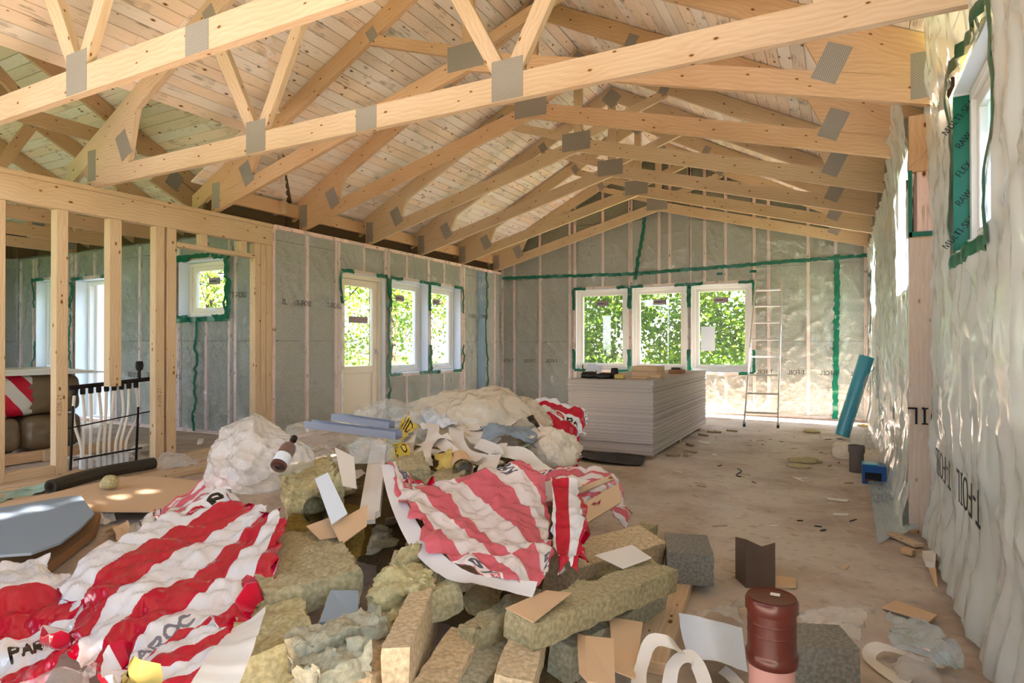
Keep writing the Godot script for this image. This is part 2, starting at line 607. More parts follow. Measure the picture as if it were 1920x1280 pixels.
	for d in [
		["wrap_red", stripe_tex(red, white, 3.0, 0.0, [["logo", 448, 365, 34, 42], ["PA", 450, 425, 34, PI / 2, 5, ink], ["PAROC", 110, 30, 26, PI / 2, 3, Color(.5, .5, .55)]])],
		["wrap_name", stripe_tex(red, white, 2.0, 0.0, [["PAROC", 175, 205, 44, PI / 2, 7, ink]])],
		["wrap_pink", stripe_tex(Color(.86, .40, .46), Color(.93, .88, .87), 4.0, 0.12, [["logo", 440, 125, 30, 40], ["PA", 440, 40, 36, PI / 2, 5, Color(.35, .35, .42)], ["RA", 190, 60, 30, PI / 2, 4, Color(.35, .35, .42)]])],
		["wrap_pack", stripe_tex(red, Color(.86, .85, .82), 4.0, 0.8, [["PA", 250, 200, 40, -0.9, 6, ink], ["OC", 330, 340, 40, 2.2, 6, ink]])]]:
		var m := sm(d[0], Color(1, 1, 1), 0.17, 0.55)
		m.albedo_texture = d[1]
		m.backlight_enabled = true
		m.backlight = Color(.5, .5, .5)
		m.normal_enabled = true; m.normal_texture = cr; m.normal_scale = 0.35
	var ye := stripe_tex(Color(.84, .74, .30), Color(.84, .74, .30), 1.0, 0.0, [["IT-G", 90, 200, 90, 0.0, 10, ink], ["ND", 90, 420, 120, 0.0, 12, ink]])
	var my := sm("wrap_yellow", Color(1, 1, 1), 0.25)
	my.albedo_texture = ye
	# plain ones
	sm("paper", Color(.90, .87, .83), 0.75, 0.3).backlight_enabled = true
	M["paper"].backlight = Color(.35, .33, .3)
	sm("wrap_white", Color(.93, .92, .92), 0.16, 0.55).backlight_enabled = true
	M["wrap_white"].backlight = Color(.5, .5, .5)
	sm("paper_blue", Color(.86, .89, .93), 0.7, 0.3)
	sm("card", Color(.84, .71, .57), 0.85, 0.2)
	sm("card_dark", Color(.60, .45, .33), 0.85, 0.2)
	sm("gypsum", Color(.79, .74, .70), 0.85, 0.2)
	sm("gypsum_b", Color(.74, .69, .66), 0.85, 0.2)
	sm("gypsum_core", Color(.88, .86, .84), 0.9, 0.2)
	sm("blue_board", Color(.56, .61, .65), 0.8, 0.3)
	sm("white_paint", Color(.92, .91, .89), 0.35, 0.5)
	sm("cream_paint", Color(.93, .88, .79), 0.4, 0.5)
	sm("white_liner", Color(.90, .92, .94), 0.4, 0.5)
	sm("tape", Color(.0, .38, .28), 0.3, 0.5)
	sm("ink", Color(.10, .10, .11), 0.5, 0.3)
	sm("ink_soft", Color(.30, .31, .31), 0.5, 0.3)
	sm("sheathing", Color(.42, .34, .27), 0.9, 0.1)
	sm("black_plastic", Color(.035, .033, .035), 0.4, 0.5)
	sm("iron", Color(.11, .075, .06), 0.6, 0.4)
	sm("pex", Color(.93, .90, .85), 0.35, 0.5)
	sm("brown_pipe", Color(.33, .12, .085), 0.28, 0.5)
	sm("pink_pipe", Color(.74, .55, .51), 0.5, 0.4)
	sm("grey_pipe", Color(.40, .36, .33), 0.45, 0.5)
	sm("aluminium", Color(.82, .80, .78), 0.38, 0.5).metallic = 0.75
	sm("steel_blue", Color(.56, .58, .65), 0.4, 0.5).metallic = 0.3
	sm("brown_steel", Color(.40, .32, .27), 0.5, 0.4)
	sm("teal", Color(.30, .66, .74), 0.25, 0.5)
	sm("cream_bag", Color(.92, .86, .77), 0.22, 0.4).backlight_enabled = true
	M["cream_bag"].backlight = Color(.4, .36, .3)
	sm("white_bag", Color(.93, .91, .89, .42), 0.14, 0.5).transparency = BaseMaterial3D.TRANSPARENCY_ALPHA
	sm("beige_film", Color(.93, .87, .77, .62), 0.13).transparency = BaseMaterial3D.TRANSPARENCY_ALPHA
	for k in ["white_bag", "beige_film", "cream_bag"]:
		M[k].normal_enabled = true
		M[k].normal_texture = cr
		M[k].normal_scale = 1.2
		M[k].uv1_scale = Vector3(2.5, 1.5, 1)
	sm("blue_box", Color(.07, .30, .55), 0.4, 0.5)
	sm("pack_film", Color(.45, .38, .29), 0.3, 0.5)
	sm("yellow", Color(.80, .70, .38), 0.5, 0.4)
	sm("grey_floor_roll", Color(.22, .20, .17), 0.5, 0.4)
	sm("green_film", Color(.60, .71, .64), 0.35, 0.5)
	var am := sm("amber", Color(.36, .12, .03, .55), 0.08)
	am.transparency = BaseMaterial3D.TRANSPARENCY_ALPHA
	var gl := sm("glass", Color(.92, .96, .95, .05), 0.02)
	gl.transparency = BaseMaterial3D.TRANSPARENCY_ALPHA
	var mk := sm("milk_film", Color(.88, .92, .98, .95), 0.2)
	mk.transparency = BaseMaterial3D.TRANSPARENCY_ALPHA
	mk.backlight_enabled = true
	mk.backlight = Color(.8, .85, .9)
	sm("sticker", Color(.62, .56, .58), 0.6, 0.3)
	sm("grass", Color(.36, .46, .13), 0.9, 0.2)
	sm("bark", Color(.25, .20, .15), 0.9, 0.2)
	for d in [["leaf", Color(.34, .43, .10)], ["leaf_light", Color(.46, .52, .16)]]:
		var m := sm(d[0], d[1], 0.55, 0.3)
		m.vertex_color_use_as_albedo = true
		m.backlight_enabled = true
		m.backlight = Color(.75, .85, .4)

# ---------------------------------------------------------------- walls
func text(parent: Node3D, words: String, at: Vector3, height: float, m: Material, turn := Vector3.ZERO, depth := 0.0015) -> MeshInstance3D:
	var t := TextMesh.new()
	t.text = words
	t.font = font
	t.font_size = 32
	t.pixel_size = height / 23.0
	t.depth = depth
	t.curve_step = 2.0
	var o := put("print", t, m, parent)
	o.position = at
	o.rotation = turn
	return o

func in_any(u: float, y: float, op: Array) -> bool:
	for o in op:
		if u > o[0] and u < o[1] and y > o[2] and y < o[3]: return true
	return false

func film(parent: Node3D, u0: float, u1: float, flat: float, top: Callable, op: Array, m: Material, amp: float, seed_: int, step := 0.032, pleat := 0.0, lean = null) -> MeshInstance3D:
	var us := [u0, u1]
	var n := int((u1 - u0) / step)
	for i in range(1, n): us.append(lerpf(u0, u1, float(i) / n))
	var ys := [0.02, flat]
	n = int(flat / step)
	for i in range(1, n): ys.append(lerpf(0.02, flat, float(i) / n))
	for o in op:
		us.append(o[0]); us.append(o[1])
		for y in [o[2], o[3]]:
			if y > 0.02 and y < flat: ys.append(y)
	us.sort(); ys.sort()
	var clean := func(a: Array) -> Array:
		var r := [a[0]]
		for k in a:
			if k - r[-1] > 0.002: r.append(k)
		return r
	us = clean.call(us); ys = clean.call(ys)
	var extra := 0
	for u in us: extra = maxi(extra, int((top.call(u) - flat) / step) + 1)
	var nz := noise(seed_, 0.9, true, 3)
	var nb := noise(seed_ + 1, 0.5, false, 2)
	var np := noise(seed_ + 2, 5.0, false, 2)
	film_at = func(u: float, y: float) -> float:
		var rr := clampf((nz.get_noise_2d(u * 2.6 + y * 1.1, y * 1.2 - u * 0.7) - 0.1) / 0.9, 0.0, 1.0)
		var r2 := clampf((nz.get_noise_2d(40.0 + u * 1.2 - y * 2.2, y * 1.1 + u * 2.2) - 0.2) / 0.8, 0.0, 1.0)
		var d := (rr * rr * 2.2 + r2 * r2 * 1.6) * amp + (nb.get_noise_2d(u, y) + 0.4) * amp
		d += pleat * (0.35 + np.get_noise_2d(u * 1.0, y * 0.10 + nb.get_noise_2d(u * 2.0, y) * 0.4))
		if lean != null: d += lean.call(u, y)
		return maxf(d, -0.004)
	var g := []
	var uv := []
	var skip := {}
	for a in us.size():
		var u: float = us[a]
		var col := []
		var cu := []
		var rows := ys.size() + extra
		for b in rows:
			var y: float
			if b < ys.size(): y = ys[b]
			else: y = lerpf(flat, top.call(u), float(b - ys.size() + 1) / extra)
			var d: float = film_at.call(u, y)
			col.append(Vector3(u, y, d))
			cu.append(Vector2(u, y))
			if a < us.size() - 1 and b < rows - 1:
				var y2: float = ys[b + 1] if b + 1 < ys.size() else y + 0.01
				if in_any((u + us[a + 1]) * 0.5, (y + y2) * 0.5, op): skip[a * 10000 + b] = true
		g.append(col); uv.append(cu)
	var pt := Patch.new()
	pt.add(g, uv, false, skip)
	return put("vapour_film", pt.mesh(), m, parent)

# A framed wall: sheathing outside, studs, a slab of wool in every bay, lined openings. Local x runs along it, z into the room.
func framed(called: String, label: String, where: Vector3, turn: float, u0: float, u1: float, top: Callable, op: Array, studs: Array, wool: Material, reveal := 0.2) -> Node3D:
	var w := base(called, where, turn)
	tag(w, label, "", "", "structure")
	var edges := [u0, u1]
	for s in studs: edges.append(s)
	for o in op: edges.append(o[0]); edges.append(o[1])
	edges.sort()
	for k in edges.size() - 1:
		var a: float = edges[k]
		var b: float = edges[k + 1]
		if b - a < 0.03: continue
		var mid := (a + b) * 0.5
		var cuts := []
		for o in op:
			if mid > o[0] and mid < o[1]: cuts.append([o[2], o[3]])
		cuts.sort()
		var y := 0.0
		var free := []
		for c in cuts:
			if c[0] - y > 0.02: free.append([y, c[0]])
			y = c[1]
		free.append([y, 99.0])
		for f in free:
			var last: bool = f[1] > 90.0
			var ta: float = top.call(a) if last else f[1]
			var tb: float = top.call(b) if last else f[1]
			# outer boarding
			put("sheathing", slab_mesh([Vector3(a, f[0], -0.24), Vector3(b, f[0], -0.24), Vector3(b, tb, -0.24), Vector3(a, ta, -0.24)], 0.06), M["sheathing"], w)
			var lo: float = f[0]
			while lo < minf(ta, tb) - 0.03:
				var hi := lo + 1.17
				var whole := hi < minf(ta, tb) - 0.15
				var pa := hi if whole else ta
				var pb := hi if whole else tb
				var z := -0.03 - rng.randf() * 0.012
				put("insulation_batt", slab_mesh([Vector3(a + .004, lo + .004, z), Vector3(b - .004, lo + .004, z), Vector3(b - .004, pb - .004, z), Vector3(a + .004, pa - .004, z)], 0.18), wool, w)
				lo = hi if whole else 99.0
	for s in studs:
		if in_any(s, 1.0, op) or in_any(s, 1.9, op): 
			for o in op:
				if s > o[0] and s < o[1]:
					if o[2] > 0.1: bx("stud", V(s - .0225, 0.05, -.2), V(s + .0225, o[2] - .05, -.012), M["stud_pink"], w)
					bx("stud", V(s - .0225, o[3] + .05, -.2), V(s + .0225, top.call(s) - .03, -.012), M["stud_pink"], w)
			continue
		bx("stud", V(s - .0225, 0.05, -.2), V(s + .0225, top.call(s) - .03, -.012), M["stud_pink"], w)
	bx("bottom_plate", V(u0, 0, -.2), V(u1, .045, -.008), M["stud_pink"], w)
	for o in op:
		for s in [o[0] - .03, o[1] + .03]:
			bx("trimmer", V(s - .0225, 0.05, -.2), V(s + .0225, top.call(s) - .03, -.010), M["stud_pink"], w)
		bx("header", V(o[0], o[3] + .005, -.2), V(o[1], o[3] + .05, -.009), M["stud_pink"], w)
		if o[2] > 0.1: bx("sill_rail", V(o[0], o[2] - .05, -.2), V(o[1], o[2] - .005, -.009), M["stud_pink"], w)
		bx("reveal_liner", V(o[0] - .004, o[2], -reveal - .06), V(o[0] + .004, o[3], .004), M["white_liner"], w, 0.001)
		bx("reveal_liner", V(o[1] - .004, o[2], -reveal - .06), V(o[1] + .004, o[3], .004), M["white_liner"], w, 0.001)
		bx("reveal_liner", V(o[0], o[3] - .004, -reveal - .06), V(o[1], o[3] + .004, .004), M["white_liner"], w, 0.001)
		if o[2] > 0.1: bx("reveal_liner", V(o[0], o[2] - .004, -reveal - .06), V(o[1], o[2] + .004, .004), M["white_liner"], w, 0.001)
	return w

# A strip of tape on the film between two points of the wall.
func tape(w: Node3D, a: Vector2, b: Vector2, wide := 0.05, m := "tape", lift := 0.004) -> void:
	var n := maxi(3, int(a.distance_to(b) / 0.045))
	var dir := (b - a).normalized()
	var side := Vector2(-dir.y, dir.x) * wide * 0.5
	var nz := noise(int(absf(a.x * 37 + a.y * 91 + b.y * 13)) + 3, 3.0)
	var g := []
	var uv := []
	for i in n + 1:
		var t := float(i) / n
		var p := a.lerp(b, t)
		p += side * nz.get_noise_1d(t * n * 0.25) * 0.6
		var e := side * (1.0 + 0.25 * nz.get_noise_1d(t * n * 1.7 + 40.0))
		var z: float = lift + maxf(film_at.call(p.x, p.y), maxf(film_at.call(p.x - e.x, p.y - e.y), film_at.call(p.x + e.x, p.y + e.y))) if film_at != null else lift
		z = maxf(z, .012)
		g.append([Vector3(p.x - e.x, p.y - e.y, z - .003), Vector3(p.x, p.y, z + 0.003 * nz.get_noise_1d(t * n * 4.0)), Vector3(p.x + e.x, p.y + e.y, z - .003)])
		uv.append([Vector2(t, 0), Vector2(t, .5), Vector2(t, 1)])
	var pt := Patch.new()
	pt.add(g, uv)
	put("tape_strip", pt.mesh(), M[m], w)

# short strips round the corners of an opening
func corner_tape(w: Node3D, o: Array, long := 0.36) -> void:
	var e := .03
	for y in [o[3], o[2]]:
		if y < 0.1: continue
		var s := -1.0 if y == o[3] else 1.0
		for u in [o[0], o[1]]:
			var q := 1.0 if u == o[0] else -1.0
			tape(w, Vector2(u - q * e, y - s * e * .5), Vector2(u + q * long * .55, y - s * e * .5), .05, "tape")
			tape(w, Vector2(u - q * e, y), Vector2(u - q * e, y + s * long), .05, "tape")

func frame_into(st: SurfaceTool, u0: float, u1: float, y0: float, y1: float, wide: float, z0: float, z1: float) -> void:
	var zc := (z0 + z1) * 0.5
	var dz := z1 - z0
	box_into(st, V(u1 - u0, wide, dz), .004, Transform3D(Basis(), V((u0 + u1) * .5, y0 + wide * .5, zc)))
	box_into(st, V(u1 - u0, wide, dz), .004, Transform3D(Basis(), V((u0 + u1) * .5, y1 - wide * .5, zc)))
	box_into(st, V(wide, y1 - y0 - 2 * wide, dz), .004, Transform3D(Basis(), V(u0 + wide * .5, (y0 + y1) * .5, zc)))
	box_into(st, V(wide, y1 - y0 - 2 * wide, dz), .004, Transform3D(Basis(), V(u1 - wide * .5, (y0 + y1) * .5, zc)))

func window(called: String, label: String, where: Vector3, turn: float, o: Array, paint: Material, z := -0.2, stick := 0.0) -> Node3D:
	var w := base(called, where, turn)
	tag(w, label, "", "", "structure")
	var u0: float = o[0] + .006
	var u1: float = o[1] - .006
	var y0: float = o[2] + .006
	var y1: float = o[3] - .006
	var st := st_new()
	frame_into(st, u0, u1, y0, y1, .05, z - .03, z + .06)
	put("frame", st.commit(), paint, w)
	st = st_new()
	frame_into(st, u0 + .048, u1 - .048, y0 + .048, y1 - .048, .06, z - .02, z + .04)
	var sash := put("sash", st.commit(), paint, w)
	bx("pane", V(u0 + .1, y0 + .1, z + .004), V(u1 - .1, y1 - .1, z + .008), M["milk_film" if called == "window_8" else "glass"], sash, 0.0)
	bx("handle", V((u0 + u1) * .5 - .06, y0 + .07, z + .04), V((u0 + u1) * .5 + .06, y0 + .09, z + .062), M["white_liner"], sash, .004)
	if stick > 0.0:
		bx("sticker", V((u0 + u1) * .5 - stick, y1 - .29, z + .009), V((u0 + u1) * .5 + stick * .75, y1 - .2, z + .011), M["sticker"], sash, 0.0)
		text(sash, "O", V((u0 + u1) * .5 + stick * .5, y1 - .245, z + .012), .05, M["ink_soft"])
		bx("print_line", V((u0 + u1) * .5 - stick * .85, y1 - .255, z + .011), V((u0 + u1) * .5 + stick * .2, y1 - .235, z + .0118), M["ink_soft"], sash, 0.0)
	return w

# ---------------------------------------------------------------- roof trusses
func prism(parent: Node3D, called: String, pts: Array, w: float, m: Material) -> MeshInstance3D:
	var p3 := []
	var a := 0.0
	for i in pts.size():
		var p: Array = pts[i]
		var q: Array = pts[(i + 1) % pts.size()]
		a += p[0] * q[1] - q[0] * p[1]
	for p in pts: p3.append(Vector3(p[0], p[1], w * .5 if a > 0 else -w * .5))
	return put(called, slab_mesh(p3, w), m, parent)

func member(parent: Node3D, called: String, s0: float, y0: float, s1: float, y1: float, h: float, w: float, m: Material) -> MeshInstance3D:
	var d := Vector2(s1 - s0, y1 - y0).normalized()
	var n := Vector2(-d.y, d.x)
	if n.y < 0: n = -n
	n *= h
	return prism(parent, called, [[s0, y0], [s1, y1], [s1 + n.x, y1 + n.y], [s0 + n.x, y0 + n.y]], w, m)

func plate(parent: Node3D, s: float, y: float, w: float, h: float, ang := 0.0) -> void:
	for z in [-.0236, .0236]:
		var o := put("nail_plate", box_mesh(V(w, h, .0016), 0.0), M["nail_plate"], parent)
		o.position = V(s, y, z)
		o.rotation.z = ang

const SPAN := 6.15
const HALF := 3.075

func heel(t: Node3D, m: Material, flat: bool) -> void:
	# both ends: a block between the chords, and plates
	for k in [0, 1]:
		var X := func(s: float) -> float: return s if k == 0 else SPAN - s
		var yb := func(s: float) -> float: return 2.648 if flat else 2.66 + .276 * (s + .1)
		var p := [[X.call(-.1), yb.call(-.1)], [X.call(.5), yb.call(.5)], [X.call(.62), 2.708 + PITCH * .72], [X.call(-.1), 2.708]]
		prism(t, "heel_block", p, .0444, m)
		plate(t, X.call(-.03), 2.69, .12, .27)
		plate(t, X.call(.44), 2.86 if not flat else 2.80, .15, .23, .45 if k == 0 else -.45)

func top_chords(t: Node3D, m: Material) -> void:
	prism(t, "top_chord", [[-.42, 2.541], [HALF, 4.365], [HALF, 4.553], [-.42, 2.729]], .045, m)
	prism(t, "top_chord", [[SPAN + .42, 2.541], [HALF, 4.365], [HALF, 4.553], [SPAN + .42, 2.729]], .0452, m)
	plate(t, HALF, 4.40, .2, .2, PI / 4)

func scissor(where: Vector3, turn: float, label: String, m: Material) -> Node3D:
	var t := base("scissor_truss", where, turn)
	tag(t, label, "roof truss", "scissor trusses over the hall")
	top_chords(t, m)
	prism(t, "bottom_chord", [[-.1, 2.503], [HALF, 3.36], [HALF, 3.516], [-.1, 2.66]], .0448, m)
	prism(t, "bottom_chord", [[SPAN + .1, 2.503], [HALF, 3.36], [HALF, 3.516], [SPAN + .1, 2.66]], .0446, m)
	heel(t, m, false)
	prism(t, "king_post", [[HALF - .05, 3.516], [HALF - .05, 4.36], [HALF + .05, 4.36], [HALF + .05, 3.516]], .0442, m)
	for k in [0, 1]:
		var X := func(s: float) -> float: return s if k == 0 else SPAN - s
		prism(t, "web", [[X.call(2.04), 3.805], [X.call(2.98), 3.485], [X.call(2.98), 3.585], [X.call(2.10), 3.885]], .0438, m)
		plate(t, X.call(2.07), 3.89, .10, .12, 0.5 if k == 0 else -0.5)
	plate(t, HALF - .02, 3.48, .35, .21)
	return t

func fink(where: Vector3, turn: float, label: String, m: Material, group: String) -> Node3D:
	var t := base("fink_truss", where, turn)
	tag(t, label, "roof truss", group)
	top_chords(t, m)
	prism(t, "bottom_chord", [[-.1, 2.5], [HALF, 2.5], [HALF, 2.648], [-.1, 2.648]], .0448, m)
	prism(t, "bottom_chord", [[HALF, 2.5], [SPAN + .1, 2.5], [SPAN + .1, 2.648], [HALF, 2.648]], .0448, m)
	heel(t, m, true)
	for k in [0, 1]:
		var X := func(s: float) -> float: return s if k == 0 else SPAN - s
		prism(t, "web", [[X.call(1.97), 2.648], [X.call(1.48), 3.53], [X.call(1.58), 3.585], [X.call(2.07), 2.66]], .0444, m)
		prism(t, "web", [[X.call(2.04), 2.65], [X.call(2.94), 4.30], [X.call(3.03), 4.25], [X.call(2.14), 2.648]], .0441, m)
		plate(t, X.call(2.05), 2.62, .2, .23)
		plate(t, X.call(1.54), 3.62, .12, .14, .48 if k == 0 else -.48)
	plate(t, HALF, 2.574, .17, .145)
	return t

# ---------------------------------------------------------------- the garden
func tree(label: String, at: Vector3, h: float, spread: float, leaves: int, low: float, seed_: int, leaf: String, size := 0.09, cat := "tree", called := "garden_tree") -> Node3D:
	var t := base(called, at)
	tag(t, label, cat, "trees and bushes in the garden")
	var r := RandomNumberGenerator.new()
	r.seed = seed_
	var st := st_new()
	st.append_from(tube_mesh([V(0, 0, 0), V(r.randf_range(-.1, .1), h * .4, 0), V(r.randf_range(-.3, .3), h * .85, r.randf_range(-.2, .2))], .05 + h * .008, 7, 8), 0, Transform3D())
	var tips := []
	for k in 16:
		var y0 := lerpf(low, h * .8, r.randf())
		var an := r.randf() * TAU
		var L := spread * r.randf_range(.5, 1.0)
		var e := V(cos(an) * L, y0 + r.randf_range(.1, .7) * L, sin(an) * L)
		st.append_from(tube_mesh([V(0, y0, 0), e * .5 + V(0, y0 * .5 - .1, 0), e], .014, 5, 6), 0, Transform3D())
		tips.append(e); tips.append(e * .6 + V(0, y0 * .4, 0))
	put("trunk", st.commit(), M["bark"], t)
	var lm := st_new()
	for q in [[V(0, 0, 0), V(.5, .12, .35), V(1, 0, 0)], [V(0, 0, 0), V(1, 0, 0), V(.5, .12, -.35)]]:
		tri(lm, q[0], q[1], q[2], Vector3.UP, Vector2.ZERO, Vector2.ONE, Vector2.ZERO)
	var mm := MultiMesh.new()
	mm.transform_format = MultiMesh.TRANSFORM_3D
	mm.use_colors = true
	mm.mesh = lm.commit()
	mm.instance_count = leaves
	for k in leaves:
		var c: Vector3 = tips[r.randi() % tips.size()]
		var p := c + V(r.randfn(), r.randfn() * .8, r.randfn()) * spread * .26
		p.y = maxf(p.y, 0.1)
		var b := Basis.from_euler(V(r.randf() * TAU, r.randf() * TAU, r.randf() * TAU)).scaled(Vector3.ONE * size * r.randf_range(.7, 1.4))
		mm.set_instance_transform(k, Transform3D(b, p))
		var q := r.randf()
		mm.set_instance_color(k, Color(lerpf(.75, 1.15, q), lerpf(.85, 1.08, q), lerpf(.7, 1.2, r.randf())))
	var f := MultiMeshInstance3D.new()
	f.name = "foliage"
	f.multimesh = mm
	f.material_override = M[leaf]
	f.set_meta("kind", "stuff")
	t.add_child(f, true)
	return t

func _ready() -> void:
	rng.seed = 77
	# ------------------------------------------------ camera, sky, sun, exposure
	var cam := Camera3D.new()
	cam.name = "camera"
	cam.position = V(0, 1.13, 0)
	cam.rotation = V(atan(5.0 / 1160.0), deg_to_rad(27.9), 0)
	cam.fov = rad_to_deg(2.0 * atan(640.0 / 1160.0))
	cam.near = 0.05
	cam.far = 400.0
	add_child(cam)
	cam.current = true
	var we := WorldEnvironment.new()
	we.name = "surroundings"
	var env := Environment.new()
	var sky := ProceduralSkyMaterial.new()
	sky.sky_top_color = Color(.62, .76, .93)
	sky.sky_horizon_color = Color(.93, .95, .96)
	sky.sky_curve = 0.25
	sky.ground_bottom_color = Color(.45, .48, .38)
	sky.ground_horizon_color = Color(.75, .77, .72)
	sky.sky_energy_multiplier = 1.0
	env.background_mode = Environment.BG_SKY
	env.sky = Sky.new()
	env.sky.sky_material = sky
	env.tonemap_mode = Environment.TONE_MAPPER_LINEAR
	env.tonemap_exposure = 12.5
	env.sdfgi_enabled = true
	env.ssao_enabled = true
	env.ssil_enabled = true
	we.environment = env
	add_child(we)
	var sun := DirectionalLight3D.new()
	sun.name = "sun"
	sun.light_energy = 4.5
	sun.light_color = Color(1.0, .97, .955)
	sun.light_angular_distance = 0.6
	sun.shadow_enabled = true
	sun.sky_mode = DirectionalLight3D.SKY_MODE_LIGHT_ONLY
	add_child(sun)
	sun.look_at_from_position(V(8.8, 4.4, 0.9), Vector3.ZERO)
	materials()
	var pk := sm("stud_pink", Color(.98, .90, .88), 0.62, 0.35)
	pk.albedo_texture = M["board"].albedo_texture
	pk.uv1_scale = Vector3(.45, 2.6, 1)
	shell()
	roof()
	trusses()
	partition()
	garden()
	hall_things()
	wing_things()
	heap()
	floor_things()

# ---------------------------------------------------------------- the building
func roof_y(x: float) -> float:
	return 2.955 + PITCH * (x - XL) if x < RIDGE else 2.955 + PITCH * (XR - x)

func shell() -> void:
	var fl := bx("floor", V(-12.3, -.25, -10.7), V(.85, 0, 2.9), M["slab"], null, 0.0)
	tag(fl, "dusty bare concrete floor slab", "", "", "structure")
	# gable wall
	var opf := [[-4.20, -3.24, .68, 2.10], [-3.155, -2.23, .68, 2.10], [-2.16, -1.22, .68, 2.10]]
	var gtop := func(u: float) -> float: return roof_y(u) + .02
	var studs := []
	for u in [-5.73, -5.47, -4.93, -4.33, -3.70, -2.70, -2.52, -1.95, -1.62, -.98, -.42, -.05, .34]: studs.append(u)
	var w := framed("wall_far", "gable end wall of studs and grey wool behind clear film", V(0, 0, ZF), 0, XL, XR, gtop, opf, studs, M["wool_wall"])
	var ftop := func(u: float) -> float: return 2.52 + .276 * (HALF - absf(u - RIDGE)) + .02
	film(w, XL, XR, 2.40, ftop, opf, M["film"], .028, 5)
	for o in opf: corner_tape(w, o)
	tape(w, Vector2(-5.70, 2.39), Vector2(-3.1, 2.335), .055, "tape", .007)
	tape(w, Vector2(-3.12, 2.335), Vector2(.36, 2.425), .055, "tape", .007)
	tape(w, Vector2(-2.93, 3.28), Vector2(-3.10, 2.24), .06, "tape", .007)
	tape(w, Vector2(-.03, 2.46), Vector2(-.06, .02), .075, "tape", .007)
	tape(w, Vector2(-1.75, 2.26), Vector2(-1.66, 2.265), .04, "tape")
	tape(w, Vector2(-1.25, 2.27), Vector2(-1.15, 2.275), .04, "tape")
	for q in [[-5.55, "T-FOIL"], [-5.1, "T-FOIL"], [-4.65, "T-FOIL"], [-1.03, "T-FOIL"], [-.58, "T-FOIL"], [-.14, "T-FOIL"], [.22, "FOIL"]]:
		text(w, q[1], V(q[0], .70 if q[0] > -2 else .82, .075), .06, M["ink"], V(0, PI, 0))
	for i in 3:
		window("window_%d" % (i + 1), ["white gable window beside the corner, its sticker half torn", "white gable window behind the plasterboard stack, between two others", "white gable window beside the ladder, a sheet of paper on its glass"][i], V(0, 0, ZF), 0, opf[i], M["white_paint"], -.10, .13)
	tag(bx("paper_notice", V(-2.02, 1.02, ZF - .088), V(-1.80, 1.42, ZF - .085), M["paper_blue"], null, 0.0), "white printed notice stuck on the window beside the ladder", "notice")
	# long left wall
	var opl := [[6.10, 6.98, 0, 2.08], [7.11, 8.02, .70, 2.08], [8.10, 8.97, .70, 2.08]]
	var ltop := func(_u: float) -> float: return 2.5
	w = framed("wall_left", "long left wall of studs and grey wool behind clear film", V(XL, 0, 0), PI / 2, 5.0, 10.4, ltop, opl, [5.02, 5.53, 6.02, 6.55, 7.5, 8.5, 9.06, 9.12, 9.75, 10.2], M["wool_wall"])
	film(w, 5.0, 10.4, 2.48, ltop, opl, M["film"], .025, 15)
	bx("top_plate", V(5.0, 2.46, -.2), V(10.4, 2.505, .026), M["stud_pink"], w)
	for o in opl: corner_tape(w, o, .42)
	tape(w, Vector2(7.03, 2.0), Vector2(7.03, .02), .05, "tape", .007)
	tape(w, Vector2(9.81, 2.45), Vector2(9.81, .02), .05, "tape", .007)
	put("film_overlap", slab_mesh([V(9.50, .02, .034), V(9.76, .02, .034), V(9.76, 2.44, .034), V(9.50, 2.44, .034)], .001), M["film_blue"], w)
	text(w, "IL", V(5.10, 1.62, .07), .062, M["ink"])
	for u in [5.43, 5.92, 9.30, 9.66]: text(w, "T-FOIL", V(u, 1.62, film_at.call(u, 1.62) + .02), .062, M["ink"])
	text(w, "OIL", V(7.05, 1.62, .062), .06, M["ink_soft"])
	text(w, "-FOIL", V(8.06, 1.60, .062), .06, M["ink_soft"])
	window("window_4", "white window beside the glazed door in the long wall", V(XL, 0, 0), PI / 2, opl[1], M["white_paint"], -.2, .12)
	window("window_5", "white window of the long wall, farther from the glazed door", V(XL, 0, 0), PI / 2, opl[2], M["white_paint"], -.2, .12)
	# glazed door
	var d := base("door_1", V(XL, 0, 0), PI / 2)
	tag(d, "cream glazed terrace door with a solid lower panel", "", "", "structure")
	var st := st_new()
	frame_into(st, 6.106, 6.974, .005, 2.074, .06, -.16, -.06)
	put("frame", st.commit(), M["cream_paint"], d)
	st = st_new()
	frame_into(st, 6.17, 6.91, .07, 2.01, .09, -.15, -.09)
	box_into(st, V(.6, .1, .06), .004, Transform3D(Basis(), V(6.54, .78, -.12)))
	var leaf := put("door_leaf", st.commit(), M["cream_paint"], d)
	bx("lower_panel", V(6.25, .15, -.135), V(6.83, .74, -.115), M["cream_paint"], leaf, .008)
	bx("pane", V(6.25, .82, -.122), V(6.83, 1.93, -.118), M["glass"], leaf, 0.0)
	bx("handle", V(6.86, 1.0, -.09), V(6.88, 1.06, -.05), M["aluminium"], leaf, .004)
	bx("sticker", V(6.36, 1.42, -.117), V(6.74, 1.51, -.115), M["sticker"], leaf, 0.0)
	# side wing
	var opw := [[-11.17, -10.35, .75, 2.12], [-10.05, -9.15, 0, 2.08], [-7.62, -6.69, 1.49, 2.20]]
	w = framed("wall_wing", "far wall of the side wing, wool behind bluish film", V(0, 0, ZW), 0, -11.75, XL - .05, ltop, opw, [-11.7, -11.3, -10.2, -9.6, -9.05, -8.5, -8.15, -7.7, -7.1, -6.55, -6.1], M["wool_wall"])
	film(w, -11.75, XL - .05, 2.46, ltop, opw, M["film_wing"], .028, 25, .032, .018)
	for o in opw: corner_tape(w, o, .42)
	tape(w, Vector2(-10.12, 2.05), Vector2(-10.12, .05), .05)
	tape(w, Vector2(-7.72, 2.25), Vector2(-6.6, 2.25), .06, "tape")
